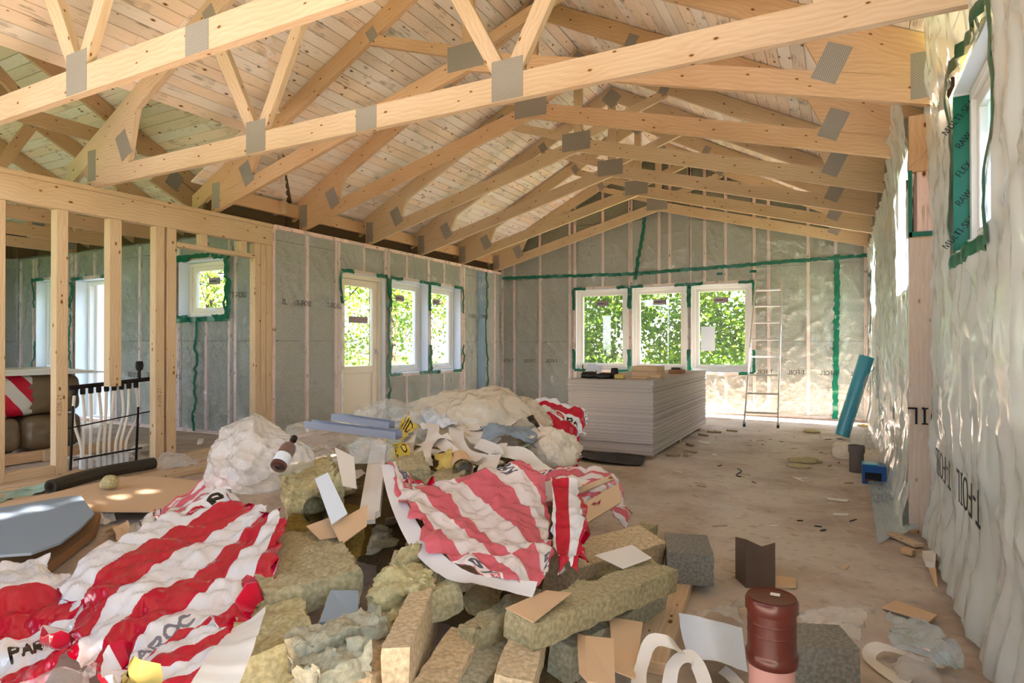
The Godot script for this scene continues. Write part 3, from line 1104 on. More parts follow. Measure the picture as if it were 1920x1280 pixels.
	tape(w, Vector2(-7.72, 1.44), Vector2(-6.6, 1.44), .06, "tape")
	tape(w, Vector2(-7.70, 2.25), Vector2(-7.70, 1.44), .06, "tape")
	tape(w, Vector2(-6.62, 2.25), Vector2(-6.62, 1.44), .07, "tape")
	tape(w, Vector2(-7.22, 1.42), Vector2(-7.25, .03), .05, "tape", .007)
	for u in [-9.0, -8.55, -8.1, -7.65]: text(w, "T-FOIL", V(u, .72, film_at.call(u, .72) + .02), .065, M["ink"], V(0, 0, PI))
	text(w, "T-FOIL", V(-6.38, 1.72, .065), .065, M["ink"])
	window("window_6", "tall white window of the side wing by its corner", V(0, 0, ZW), 0, opw[0], M["white_paint"], -.2)
	window("window_7", "small high white window of the side wing framed with green tape", V(0, 0, ZW), 0, opw[2], M["cream_paint"], -.2, .13)
	d = base("door_2", V(0, 0, ZW))
	tag(d, "white side wing door standing open to the garden", "", "", "structure")
	st = st_new()
	frame_into(st, -10.044, -9.156, .005, 2.074, .06, -.26, -.16)
	put("frame", st.commit(), M["white_paint"], d)
	leaf = bx("door_leaf", V(-9.985, .06, -1.05), V(-9.935, 2.02, -.24), M["white_paint"], d, .004)
	w = framed("wall_wing_end", "end wall of the side wing, wool behind film", V(-11.75, 0, 0), PI / 2, -1.05, 5.1, ltop, [], [4.9, 4.3, 3.7], M["wool_wall"])
	film(w, 2.0, 5.1, 2.46, ltop, [], M["film_wing"], .015, 29)
	# right wall, two planes with a step between
	var opr := [[-10.15, -9.70, .02, 2.1], [-5.50, -4.62, 1.5, 2.40], [-9.45, -8.75, 1.5, 2.40]]
	w = framed("wall_right", "right wall of the hall under milky hanging film", V(XR, 0, 0), -PI / 2, -10.4, -4.4, ltop, opr, [-9.6, -9.0, -8.4, -7.8, -7.2, -6.6, -6.0, -5.4, -4.8, -4.43], M["wool_wall"])
	var rtop := func(u: float) -> float: return 2.5 + .34 * smoothstep(-6.6, -4.4, u) + .03 * sin(u * 7.0) * smoothstep(-7.5, -5.0, u)
	var rl := func(u: float, y: float) -> float: return .05 * smoothstep(2.2, 2.8, y) + .05 * smoothstep(.35, 0.0, y)
	film(w, -10.4, -4.40, 2.46, rtop, [opr[0]], M["film_right"], .008, 35, .04, .030, rl)
	corner_tape(w, opr[0], .42)
	text(w, "FOIL", V(-5.4, .62, film_at.call(-5.4, .62) + .03), .09, M["ink_soft"], V(0, 0, PI))
	var opn := [[-3.70, -2.83, 1.56, 2.36], [-.35, .75, 0, 2.45]]
	w = framed("wall_right_near", "right wall of the hall by the taped window opening, under milky film", V(XN, 0, 0), -PI / 2, -4.4, 2.6, ltop, opn, [-4.3, -2.2, -1.6, -1.0], M["wool_wall"], .22)
	var ntop := func(u: float) -> float: return 2.5 + .35 * smoothstep(-4.6, -4.3, u) + .95 * smoothstep(-4.4, -2.9, u) + .02 * sin(u * 9.0)
	film(w, -4.40, -.6, 2.46, ntop, [opn[0]], M["film_right"], .008, 45, .035, .028, rl)
	for q in [[-3.68, .53], [-2.93, .55]]: text(w, "T-FOIL", V(q[0], q[1], film_at.call(q[0], q[1]) + .03), .125, M["ink"], V(0, 0, PI))
	# the opening's green flashing
	for a in [[V(-3.696, 1.57, -.07), V(-3.690, 2.34, .006)], [V(-2.840, 1.57, -.07), V(-2.834, 2.34, .006)], [V(-3.7, 1.562, -.07), V(-2.83, 1.568, .006)]]:
		bx("flashing_tape", a[0], a[1], M["tape"], w, 0.0)
	for k in 5: text(w, ["MULTI-SEALER", "RAW", "FLEX", "RAW", "MULTI-SEALER"][k], V(-3.687, 1.70 + k * .14, -.035), .028, M["ink"], V(0, PI / 2, .9), .001)
	text(w, "MULTI-SEALER FLEX", V(-3.3, 1.571, -.035), .035, M["ink"], V(-PI / 2, 0, .1), .001)
	tape(w, Vector2(-3.74, 2.40), Vector2(-3.74, 1.50), .06, "tape", .007)
	tape(w, Vector2(-2.79, 2.40), Vector2(-2.79, 1.50), .06, "tape", .007)
	tape(w, Vector2(-3.76, 1.52), Vector2(-2.77, 1.52), .06, "tape", .007)
	tape(w, Vector2(-3.76, 2.40), Vector2(-2.77, 2.40), .06, "tape", .007)
	window("window_8", "high white window in the right wall with bright green flashing", V(XN, 0, 0), -PI / 2, opn[0], M["white_paint"], -.12)
	# the step between the two planes: a boarded face behind film
	w = base("wall_right_step", V(0, 0, -4.395))
	tag(w, "wooden post face where the right wall steps back", "", "", "structure")
	bx("post", V(.37, 0, -.05), V(.53, 1.79, .002), M["pine_warm"], w)
	bx("post", V(.37, 2.16, -.05), V(.53, 2.5, .001), M["pine_warm"], w)
	bx("back_panel", V(.37, 1.79, -.2), V(.53, 2.16, -.19), M["brown_steel"], w)
	bx("flashing_tape", V(.365, 1.77, .003), V(.385, 2.17, .006), M["tape"], w, 0.0)
	bx("flashing_tape", V(.37, 1.77, .003), V(.52, 1.80, .006), M["tape"], w, 0.0)
	put("white_flap", sheet_mesh([[V(.36, 2.16, .0), V(.44, 2.25, .03), V(.53, 2.34, .0)], [V(.36, 2.17, -.1), V(.44, 2.26, -.07), V(.53, 2.36, -.1)]], 14, 8, .008, 6.0, 3), M["white_bag"], w)
	put("film_wrap", sheet_mesh([[V(.362, .02, .016), V(.364, .9, .02), V(.362, 1.76, .012)], [V(.45, .02, .022), V(.45, .9, .03), V(.45, 1.76, .02)], [V(.535, .02, .016), V(.535, .9, .02), V(.535, 1.76, .014)]], 60, 12, .008, 5.0, 12, Vector2(1.8, .2)), M["film"], w)
	text(w, "OIL", V(.46, .71, .04), .095, M["ink"], V(0, 0, PI))
	for c in [[XL - .32, ZF - .32, XL - .02, ZF], [XR, ZF - .32, XR + .32, ZF], [-12.07, ZW - .32, -11.75, ZW], [XL - .34, ZW - .3, XL - .06, ZW - .02], [XR + .05, -4.6, XN + .32, -4.45]]:
		tag(bx("wall_corner", V(c[0], 0, c[1]), V(c[2], 2.95 if c[1] < -9.0 or c[0] < -12.0 else 2.49, c[3]), M["sheathing"], null, 0.0), "boarded outer corner of the house", "", "", "structure")
	# walls behind the eye, with wide unglazed openings
	var htop := func(u: float) -> float: return roof_y(-u) + .02
	framed("wall_back", "rear gable wall of the hall", V(0, 0, 2.6), PI, -XN, -XL, htop, [], [], M["wool_wall"])
	framed("wall_back_wing", "rear wall of the side wing with open window holes", V(0, 0, 1.05), PI, -XL, 11.75, ltop, [[6.4, 8.2, 0, 2.2], [9.3, 11.0, .6, 2.2]], [], M["wool_wall"])
	framed("wall_left_rear", "short wall between wing and rear gable", V(XL, 0, 0), PI / 2, -2.6, -1.05, ltop, [], [], M["wool_wall"])

func roof() -> void:
	var kinds := ["board", "board_b", "board_c", "board"]
	var ce := base("ceiling", Vector3.ZERO)
	tag(ce, "sloping roof boarding of pale tongued spruce boards", "", "", "structure")
	var run := 3.33
	var n := 34
	for side in [0, 1]:
		var nrm := Vector3(-PITCH, 1, 0).normalized() if side == 0 else Vector3(PITCH, 1, 0).normalized()
		for k in n:
			var f := (k + .5) / n
			var x := (RIDGE - run * (1 - f)) if side == 0 else (RIDGE + run * (1 - f))
			var zs := [-10.6]
			var z := -10.6 + rng.randf_range(1.0, 4.6)
			var zend := -.4
			if side == 0 and x < -5.2: zend = -4.15
			while z < zend - .5:
				zs.append(z); z += rng.randf_range(3.6, 5.4)
			zs.append(zend)
			for q in zs.size() - 1:
				var a := V(x, roof_y(x), zs[q] + .001) + nrm * .010
				var b := V(x, roof_y(x), zs[q + 1] - .001) + nrm * .010
				bar("roof_board", a, b, run / n * 1.129 - .0045, .02, M[kinds[rng.randi() % 4]], ce, nrm, .003)
	var cw := base("ceiling_wing", Vector3.ZERO)
	tag(cw, "sloping roof boarding over the side wing", "", "", "structure")
	for k in n:
		var f := (k + .5) / n
		var z := -2.025 - run * (1 - f)
		var y := 2.955 + PITCH * (z - ZW)
		var nrm := Vector3(0, 1, -PITCH).normalized()
		var xe := minf(XL + (z - ZW) + .05, -3.2)
		var xm := rng.randf_range(-9.5, -7.0)
		for q in [[-12.0, xm], [xm, maxf(xe, -6.0)]]:
			bar("roof_board", V(q[0] + .001, y, z) + nrm * .01, V(q[1] - .001, y, z) + nrm * .01, run / n * 1.129 - .0045, .02, M[kinds[rng.randi() % 4]], cw, nrm, .003)
	# the roof itself, above the boards
	var r := base("roof", Vector3.ZERO)
	tag(r, "roof deck over hall and wing", "", "", "structure")
	var up := .14
	var e := XL - .55
	put("roof_deck", slab_mesh([V(RIDGE, 4.57 + up, -10.9), V(e, roof_y(e) + .025 + up, -10.9), V(e, roof_y(e) + .025 + up, ZW + .1), V(-5.2, roof_y(-5.2) + .025 + up, -4.1), V(-5.2, roof_y(-5.2) + .025 + up, 3.1), V(RIDGE, 4.57 + up, 3.1)], .11), M["sheathing"], r)
	var e2 := XR + .55
	put("roof_deck", slab_mesh([V(RIDGE, 4.57 + up, -10.9), V(RIDGE, 4.57 + up, 3.1), V(e2, roof_y(e2) + .025 + up, 3.1), V(e2, roof_y(e2) + .025 + up, -10.9)], .11), M["sheathing"], r)
	var wy := func(z: float) -> float: return 2.98 + up + PITCH * (z - ZW)
	put("roof_deck", slab_mesh([V(-12.3, wy.call(ZW - .5), ZW - .5), V(XL - .3, wy.call(ZW - .5), ZW - .5), V(RIDGE - .1, wy.call(-2.025), -2.025), V(-12.3, wy.call(-2.025), -2.025)], .11), M["sheathing"], r)
	put("roof_deck", slab_mesh([V(-12.3, wy.call(ZW - .5), 1.55), V(-12.3, wy.call(-2.025), -2.025), V(RIDGE - .1, wy.call(-2.025), -2.025), V(XL - .3, wy.call(ZW - .5), 1.55)], .11), M["sheathing"], r)
	put("gable_board", slab_mesh([V(-12.05, 2.4, 1.3), V(-12.05, 2.4, -5.42), V(-12.05, 2.95, -5.42), V(-12.05, 4.7, -2.025), V(-12.05, 2.95, 1.3)], .08), M["sheathing"], r)
	# boards between the truss heels along the left wall
	for k in 5:
		var z := -4.3 - 1.2 * k
		bx("blocking_board", V(XL - .16, 2.67, z - 1.175), V(XL - .115, 2.83, z - .025), M["pine_warm"], r)
		bx("eave_board", V(XL - .28, 2.48, z - 1.2), V(XL - .23, 2.95, z), M["sheathing"], r)
		bx("eave_board", V(XR + .23, 2.48, z - 1.2), V(XR + .28, 2.95, z), M["sheathing"], r)
	bx("blocking_board", V(XL - .8, 2.67, -5.23), V(XL - .05, 2.83, -5.19), M["pine"], r)
	bx("eave_board", V(-11.9, 2.48, ZW - .33), V(XL - .2, 2.95, ZW - .28), M["sheathing"], r)

func trusses() -> void:
	var ord := ["standing against the far gable wall", "second from the far gable wall", "third from the far gable wall", "fourth from the far gable wall", "fifth from the far gable wall", "sixth from the far gable wall, next to the flat-bottomed trusses"]
	for k in 6:
		scissor(V(XL, 0, -10.3 + 1.2 * k), 0, "vaulted pine scissor truss " + ord[k], M[["pine_pale", "pine_pale", "pine", "pine_pale", "pine_warm", "pine_warm"][k]])
	fink(V(XL, 0, -3.08), 0, "flat-bottomed pine roof truss next to the vaulted trusses", M["pine"], "flat-bottomed trusses over the hall")
	fink(V(XL, 0, -1.9), 0, "flat-bottomed pine roof truss farther from the vaulted trusses", M["pine"], "flat-bottomed trusses over the hall")
	var wl := ["nearest the stud partition", "second beyond the stud partition", "by the end wall of the wing"]
	for k in 3:
		fink(V([-7.95, -9.1, -10.25][k], 0, ZW), -PI / 2, "flat-bottomed side wing truss " + wl[k], M["pine_warm"], "trusses over the side wing")
	# the truss at the mouth of the wing has a raised tie instead
	var t := base("raised_tie_truss", V(-6.8, 0, ZW), -PI / 2)
	tag(t, "pine truss with a raised tie at the mouth of the side wing", "roof truss")
	top_chords(t, M["pine_warm"])
	member(t, "tie_beam", .75, 3.22, 5.4, 3.22, .145, .0446, M["pine_warm"])
	prism(t, "post", [[1.16, 3.365], [1.16, 3.62], [1.30, 3.66], [1.30, 3.365]], .0442, M["pine_warm"])
	plate(t, 1.23, 3.36, .1, .12)
	prism(t, "heel_block", [[-.1, 2.5], [.9, 2.95], [.75, 3.12], [-.1, 2.70]], .0444, M["pine_warm"])
	plate(t, .62, 3.02, .16, .2, .48)
	for s in [2.1, 4.05]: member(t, "web", s, 3.36, s + (.9 if s < 3 else -.9), 4.2, .095, .0436, M["pine_warm"])
	var tx := text(t, "T5", V(.33, 2.82, .025), .09, M["ink"], V(0, 0, .48), .001)
	tx.position.z = -.0232
	tx.rotation = V(0, PI, -.48)

func partition() -> void:
	var p := base("wall_partition", V(XL, 0, 0), PI / 2)
	tag(p, "open stud partition with a deep beam between hall and side wing", "", "", "structure")
	var a := -.10
	var b := -.01
	bx("beam", V(.6, 2.26, a), V(5.0, 2.465, b), M["pine_pale"], p)
	bx("top_plate", V(.6, 2.466, a - .01), V(5.0, 2.51, b + .008), M["pine_pale"], p)
	for s in [[2.33, 2.42], [2.775, 2.865], [3.62, 3.71], [3.735, 3.83], [4.755, 4.83], [4.835, 4.905], [4.91, 4.99]]:
		bx("stud", V(s[0], .045, a), V(s[1], 2.258, b), M["pine_pale"], p)
	bx("stud", V(1.2, .045, a), V(1.28, 2.258, b), M["pine_pale"], p)
	for u in [2.36, 2.80, 3.66]: text(p, "4 206 21", V(u, .62, b + .001), .035, M["card_dark"], V(0, 0, PI / 2), .001)
	bx("hanging_stud", V(3.20, .75, a), V(3.305, 2.258, b), M["pine_pale"], p)
	bx("header", V(3.832, 2.09, a), V(4.754, 2.135, b), M["pine_pale"], p)
	for s in [[4.10, 4.17], [4.58, 4.65]]: bx("cripple_stud", V(s[0], 2.136, a), V(s[1], 2.258, b), M["pine_pale"], p)
	bx("bottom_plate", V(.6, 0, a), V(3.0, .045, b), M["pine_pale"], p)
	bx("bottom_plate", V(3.62, 0, a), V(5.0, .045, b), M["pine_pale"], p)
	bx("bottom_plate", V(2.42, .046, a + .01), V(2.775, .12, b - .01), M["pine_pale"], p)

func garden() -> void:
	var g := bx("ground", V(-60, -.9, -60), V(40, -.3, 40), M["grass"], null, 0.0)
	tag(g, "sunlit lawn outside the windows", "", "", "structure")
	var hs := [[-7.6, -14.6, 4.2], [-5.9, -14.2, 4.6], [-4.4, -14.0, 4.3], [-2.8, -14.3, 4.8], [-1.3, -13.9, 4.4], [.4, -14.4, 4.6], [-3.6, -16.6, 6.2], [-.6, -16.8, 6.4], [-6.6, -17.0, 6.6]]
	for k in hs.size():
		tree("leafy bush with dark stems behind the gable windows" if k < 6 else "taller tree behind the bushes of the gable windows", V(hs[k][0], -.3, hs[k][1]), hs[k][2], 1.35, 5200, .3, 100 + k, "leaf_light" if k % 2 else "leaf", .10, "bush" if k < 6 else "tree", "bush" if k < 6 else "garden_tree")
	var ts := [[-10.0, -10.0, 5.5], [-12.2, -8.9, 5.0], [-8.2, -12.6, 6.0], [-14.0, -12.5, 7.0], [-10.2, -12.6, 6.0], [-15.5, -8.6, 6.5], [-13.0, -16.0, 7.5], [-17.5, -13.5, 7.0]]
	for k in ts.size():
		tree("loose spring tree on the lawn outside the terrace door", V(ts[k][0], -.3, ts[k][1]), ts[k][2], 1.9, 4200, .8, 200 + k, "leaf_light", .10)
	for k in 4:
		tree("low shrub on the lawn outside the long wall", V(-13.6 - 1.6 * k, -.3, -10.8 - .8 * (k % 2)), 1.3, .7, 2200, .1, 300 + k, "leaf_light", .08, "bush", "shrub")
	tree("tree outside the right wall", V(4.6, -.3, -2.8), 6.5, 1.9, 9000, 1.4, 401, "leaf", .11)

# ---------------------------------------------------------------- things in the hall
func hall_things() -> void:
	# plasterboard stack: every sheet a thing of its own
	var n := 58
	var th := .0125
	var y := .045
	for k in 3:
		var s := bx("support_batten", V(-2.48, 0, -6.1 - 1.15 * k), V(-1.62, .044, -6.02 - 1.15 * k), M["pine_grey"])
		tag(s, "timber batten under the plasterboard stack", "batten", "battens under the plasterboard stack")
	for k in n:
		var j := V(rng.randf_range(-.007, .007), 0, rng.randf_range(-.009, .009))
		if k == 8: y += .004
		var o := bx("plasterboard_sheet", V(-2.49, y, -8.62) + j, V(-1.60, y + th - .0016, -5.95) + j, M["gypsum" if rng.randf() < .6 else "gypsum_b"], null, .0012)
		tag(o, "grey plasterboard sheet lying in the tall stack by the gable windows", "plasterboard", "sheets of the plasterboard stack")
		y += th
	var top := y
	# things lying on the stack
	for b in [[-2.02, -1.74, -6.95, -6.62, 0.0, .06], [-2.02, -1.74, -6.95, -6.62, .06, .115]]:
		tag(bx("cardboard_box", V(b[0], top + b[4], b[2]), V(b[1], top + b[5] - .002, b[3]), M["card"]), "flat brown carton on the plasterboard stack, " + ("under another" if b[4] < .01 else "on top of another"), "box", "cartons on the plasterboard stack")
	tag(bx("wood_block", V(-1.76, top, -6.55), V(-1.63, top + .035, -6.35), M["card"]), "small wooden block at the edge of the plasterboard stack", "block")
	tag(bx("wood_offcut", V(-1.90, top, -6.35), V(-1.74, top + .02, -6.2), M["pine_warm"]), "thin wooden offcut on the front of the plasterboard stack", "offcut")
	for k in 2:
		var g := put("work_glove", lump_mesh(V(.10 - .01 * k, .035, .06), .35, 9.0, 60 + k, 28), M["black_plastic"])
		g.position = V(-2.34 + .17 * k, top + .023, -6.14 + .02 * k)
		g.rotation.y = .5 * k
		tag(g, "black crumpled work glove on the plasterboard stack, " + ["by the paper sheet", "by the dark jar"][k], "glove", "gloves on the stack")
	var jar := put("dark_jar", lathe_mesh([[0, 0], [.038, 0], [.04, .008], [.04, .085], [.034, .092], [.034, .11], [0, .112]]), M["iron"])
	jar.position = V(-2.06, top, -6.16)
	tag(jar, "dark brown jar with a lid on the plasterboard stack", "jar")
	tag(bx("yellow_packet", V(-2.03, top, -6.14), V(-1.93, top + .05, -6.05), M["yellow"], null, .012), "small yellow packet on the plasterboard stack", "packet")
	var sh := put("paper_sheet", sheet_mesh([[V(-2.47, top + .005, -6.3), V(-2.47, top + .07, -6.4), V(-2.47, top + .15, -6.45)], [V(-2.3, top + .004, -6.3), V(-2.3, top + .05, -6.42), V(-2.31, top + .12, -6.5)]], 10, 8, .006, 4.0, 5), M["paper_blue"])
	tag(sh, "curled white sheet at the corner of the plasterboard stack", "paper")
	tag(bx("tool_case", V(-1.82, top, -7.65), V(-1.66, top + .05, -7.45), M["card_dark"], null, .006), "small brown case on the far end of the plasterboard stack", "case")
	tag(bx("black_hand_tool", V(-1.80, top + .05, -7.62), V(-1.69, top + .075, -7.5), M["black_plastic"], null, .01), "black hand tool lying on the small brown case", "tool")
	var lp := put("green_strap", tube_mesh([V(-2.46, top + .13, -6.28), V(-2.42, top + .06, -6.2), V(-2.36, top + .02, -6.15), V(-2.29, top + .04, -6.2), V(-2.31, top + .07, -6.3)], .006, 6, 16), M["black_plastic"])
	tag(lp, "thin dark strap curling over the corner of the plasterboard stack", "strap")
	# wood chips and offcuts round the foot of the stack
	for q in [[-1.5, -8.2, .3], [-1.42, -8.3, 1.0], [-1.55, -7.9, .5], [-1.30, -8.42, .2], [-1.52, -7.1, .9], [-1.44, -6.6, .4], [-1.40, -6.45, 1.3], [-1.56, -6.3, .1]]:
		var o := bar("wood_scrap", V(q[0], .012, q[1]), V(q[0] + .14 * cos(q[2]), .012, q[1] + .14 * sin(q[2])), .04, .02, M["pine_grey"])
		tag(o, "short scrap of wood on the floor along the plasterboard stack", "scrap", "scraps along the stack")
	var bs := put("black_sheet", sheet_mesh([[V(-2.299, 0.02, -5.623), V(-1.963, 0.025, -5.524), V(-1.603, 0.015, -5.599)], [V(-2.436, 0.02, -5.959), V(-2.097, 0.035, -5.901), V(-1.677, 0.02, -5.952)]], 20, 6, .015, 3.0, 9), M["black_plastic"])
	tag(bs, "black plastic sheet sticking out from under the plasterboard stack", "sheet")
	# ladder
	var l := base("ladder", V(-.95, 0, -9.0))
	tag(l, "aluminium ladder leaning on the gable wall beside the window", "ladder")
	var f0 := V(-.205, .03, .02); var f1 := V(.215, .03, -.04)
	var t0 := V(-.205, 2.13, -1.31); var t1 := V(.17, 2.13, -1.31)
	bar("rail", f0, t0, .022, .055, M["aluminium"], l, Vector3.FORWARD, .004)
	bar("rail", f1, t1, .022, .055, M["aluminium"], l, Vector3.FORWARD, .004)
	for k in 8:
		var q := (k + .62) / 8.3
		bar("rung", f0.lerp(t0, q), f1.lerp(t1, q), .03, .026, M["aluminium"], l, Vector3.UP, .004)
	for f in [f0, f1]: bar("rubber_foot", f - V(0, .03, 0), f + V(0, .03, -.02), .03, .062, M["black_plastic"], l, Vector3.FORWARD, .004)
	# roll of film, bag, pot, box by the right wall
	var roll := put("film_roll", tube_mesh([V(.02, .06, -8.2), V(.28, .98, -8.35)], .08, 22, 5), M["teal"])
	tag(roll, "turquoise roll of film leaning on the right wall", "roll")
	var bag := put("plastic_wrap", sheet_mesh([[V(.05, .02, -7.9), V(.15, .35, -8.1), V(.29, .9, -8.3)], [V(.2, .02, -7.7), V(.27, .35, -7.95), V(.32, .85, -8.1)], [V(.30, .02, -7.6), V(.32, .4, -7.8), V(.33, .8, -7.9)]], 24, 20, .04, 4.0, 14), M["film_clear"])
	tag(bag, "loose clear film hanging beside the turquoise roll", "film")
	for q in [[.13, -7.05, .16, "standing higher, behind the grey pipe stub"], [.29, -6.75, .14, "flatter, against the right wall"]]:
		var o := put("plastic_bag", lump_mesh(V(q[2], .09, q[2] * .9), .3, 6.0, 70 + int(q[0] * 100), 34), M["cream_bag"])
		o.position = V(q[0], .056, q[1])
		tag(o, "crumpled off-white bag on the floor, " + q[3], "bag", "bags by the right wall")
	var pot := put("pipe_stub", lathe_mesh([[0, 0], [.058, 0], [.058, .17], [.066, .172], [.066, .235], [.060, .235], [.060, .17], [0, .165]]), M["grey_pipe"])
	pot.position = V(.13, 0, -6.27)
	tag(pot, "grey plastic pipe stub standing on the slab by the right wall", "pipe")
	var bb := bx("fastener_box", V(.16, .001, -5.92), V(.33, .15, -5.76), M["blue_box"], null, .003)
	tag(bb, "small blue carton with a printed front by the right wall", "box")
	var lb := bx("label", V(-.065, -.06, .0805), V(.05, .02, .0815), M["ink"], bb, 0.0)
	bx("red_stripe", V(-.055, -.035, .001), V(0, -.015, .002), M["brown_pipe"], lb, 0.0)
	bx("lid_flap", V(-.085, .0755, -.08), V(.03, .085, .06), M["teal"], bb, .002)
	var fs := put("floor_film", sheet_mesh([[V(0.187, 0.022, -4.03), V(0.199, 0.022, -5.208), V(0.191, 0.022, -6.037), V(0.128, 0.022, -7.45)], [V(.29, .03, -4.2), V(.30, .035, -5.2), V(.30, .035, -6.2), V(.29, .03, -7.5)], [V(.40, .07, -4.3), V(.40, .09, -5.2), V(.40, .08, -6.2), V(.40, .06, -7.5)]], 60, 16, .010, 4.0, 18, Vector2(2.2, .3)), M["film_floor"])
	tag(fs, "bluish film spread on the floor along the right wall", "film")
	var of := V(0.336, 0.02, -4.148)
	tag(bar("wood_offcut", of + V(-.07, 0, -.1), of + V(.05, 0, .08), .06, .02, M["pine"]), "short pine offcut at the foot of the wooden post", "offcut")
	tag(bar("wood_offcut", V(0.295, 0.02, -3.941), V(0.347, 0.02, -3.919), .05, .03, M["pine_warm"]), "tiny pine offcut lying by the wooden post", "offcut")
	tag(put("foam_strip", slab_mesh([V(0.379, 0.05, -3.864), V(0.448, 0.05, -3.919), V(0.414, 0.05, -3.677), V(0.379, 0.05, -3.701)], .03), M["paper"]), "white foam piece at the foot of the wooden post", "foam")

# ---------------------------------------------------------------- things in the side wing
func wing_things() -> void:
	# packs of insulation
	var pk := [[-7.45, -6.85, .10, .44, -3.02, -2.2, "pack_film", "lower brown film-wrapped insulation pack, the one by the first stud"], [-7.45, -6.86, .10, .43, -3.56, -3.04, "pack_film", "lower brown film-wrapped insulation pack, the one by the pipe manifold"], [-7.45, -6.87, .45, .83, -3.55, -2.3, "wrap_pack", "red and white striped insulation pack lying on two others"]]
	for k in 3:
		var q: Array = pk[k]
		var size := V(q[1] - q[0], q[3] - q[2], q[5] - q[4])
		var o := put("insulation_pack", pillow_mesh(size, .09, 80 + k), M["pack_film"])
		o.position = V((q[0] + q[1]) * .5, (q[2] + q[3]) * .5, (q[4] + q[5]) * .5)
		tag(o, q[7], "insulation pack", "insulation packs behind the studs")
		if k == 2:
			put("printed_band", pillow_mesh(V(size.x + .012, size.y + .012, size.z * .68), .085, 82), M["wrap_pack"], o).position = V(0, 0, .19)
	for k in 2:
		var z := -2.45 - .75 * k
		tag(bar("pallet_plank", V(-7.6, .05, z), V(-6.75, .05, z), .1, .095, M["pine"]), "timber under the insulation packs", "timber", "timbers under the packs")
	tag(bar("pallet_plank", V(-6.80, .06, -2.0), V(-6.80, .06, -3.95), .05, .1, M["pine_warm"]), "long plank on edge in front of the insulation packs", "timber")
	for k in 4:
		var o := put("spare_sheet", slab_mesh([V(-7.5, .848 + .014 * k, -2.2 + .05 * k), V(-6.78 + .02 * k, .848 + .014 * k, -2.2), V(-6.76 - .03 * k, .848 + .014 * k, -3.72 + .1 * k), V(-7.5, .848 + .014 * k, -3.7 + .06 * k)], .012), M["white_paint"])
		tag(o, "thin white sheet lying on the striped insulation pack", "sheet", "white panels on the packs")
	var wb := put("insulation_batt", batt_mesh(V(.45, .46, .16), 90, .012), M["wool_dark"])
	wb.position = V(-7.15, 1.13, -2.78)
	tag(wb, "brown wool batt standing on the white panels", "insulation batt")
	# pipe manifold
	var m := base("pipe_manifold", V(-6.08, 0, -3.1))
	tag(m, "underfloor heating manifold with white pipes between two iron stakes", "manifold")
	var za := .06; var zb := -.62
	put("header_pipe", tube_mesh([V(0, .74, za), V(0, .78, zb), V(0, .80, zb - .16)], .020, 12, 8), M["iron"], m)
	put("valve", lathe_mesh([[0, 0], [.014, 0], [.014, .08], [.03, .09], [.035, .13], [.03, .17], [0, .175]]), M["iron"], m).position = V(0, .79, -.56)
	for k in 9:
		var z := lerpf(.03, -.52, k / 8.0)
		var yy := lerpf(.70, .735, k / 8.0)
		put("connector", lathe_mesh([[0, -.03], [.02, -.03], [.022, .0], [.02, .03], [0, .03]], 12), M["iron"], m).position = V(.012, yy, z)
		var zz := lerpf(.0, -.42, k / 8.0) + rng.randf_range(-.02, .02)
		var pp := put("pipe", tube_mesh([V(.012, yy - .02, z), V(.02 + rng.randf_range(-.02, .02), .45, z + rng.randf_range(-.03, .03)), V(.03, .2, zz), V(.035, .0, zz)], .0125, 10, 18), M["pex"], m)
		put("sleeve", lathe_mesh([[.017, 0], [.019, .0], [.019, .09], [.017, .09]], 12), M["white_liner"], pp).position = V(.035, .0, zz)
	for z in [.08, -.50]:
		bar("stake", V(.05, 0, z), V(.05, .52 if z < 0 else .58, z - .02), .018, .018, M["iron"], m)
	put("crossbar", tube_mesh([V(.06, .37, .25), V(.06, .47, -.66)], .006, 8, 4), M["iron"], m)
	put("lower_crossbar", tube_mesh([V(.06, .10, .06), V(.06, .12, -.55)], .008, 8, 4), M["iron"], m)
	# litter behind the studs
	for k in 10:
		var c := V(rng.randf_range(-6.6, -5.95), .02, rng.randf_range(-4.6, -2.5))
		if c.z < -2.95 and c.z > -3.75 and c.x > -6.2: c.x -= .3
		var an := rng.randf() * PI
		var dv := V(cos(an), 0, sin(an)) * rng.randf_range(.08, .2)
		var o := put("paper_scrap", sheet_mesh([[c - dv, c + V(0, .05, 0), c + dv], [c - dv + V(-dv.z, .01, dv.x) * .5, c + V(-dv.z * .5, .06, dv.x * .5), c + dv + V(-dv.z, .0, dv.x) * .6]], 10, 6, .012, 6.0, 400 + k), M["paper"])
		tag(o, "torn white paper scrap on the floor behind the studs", "paper scrap", "paper scraps behind the studs")

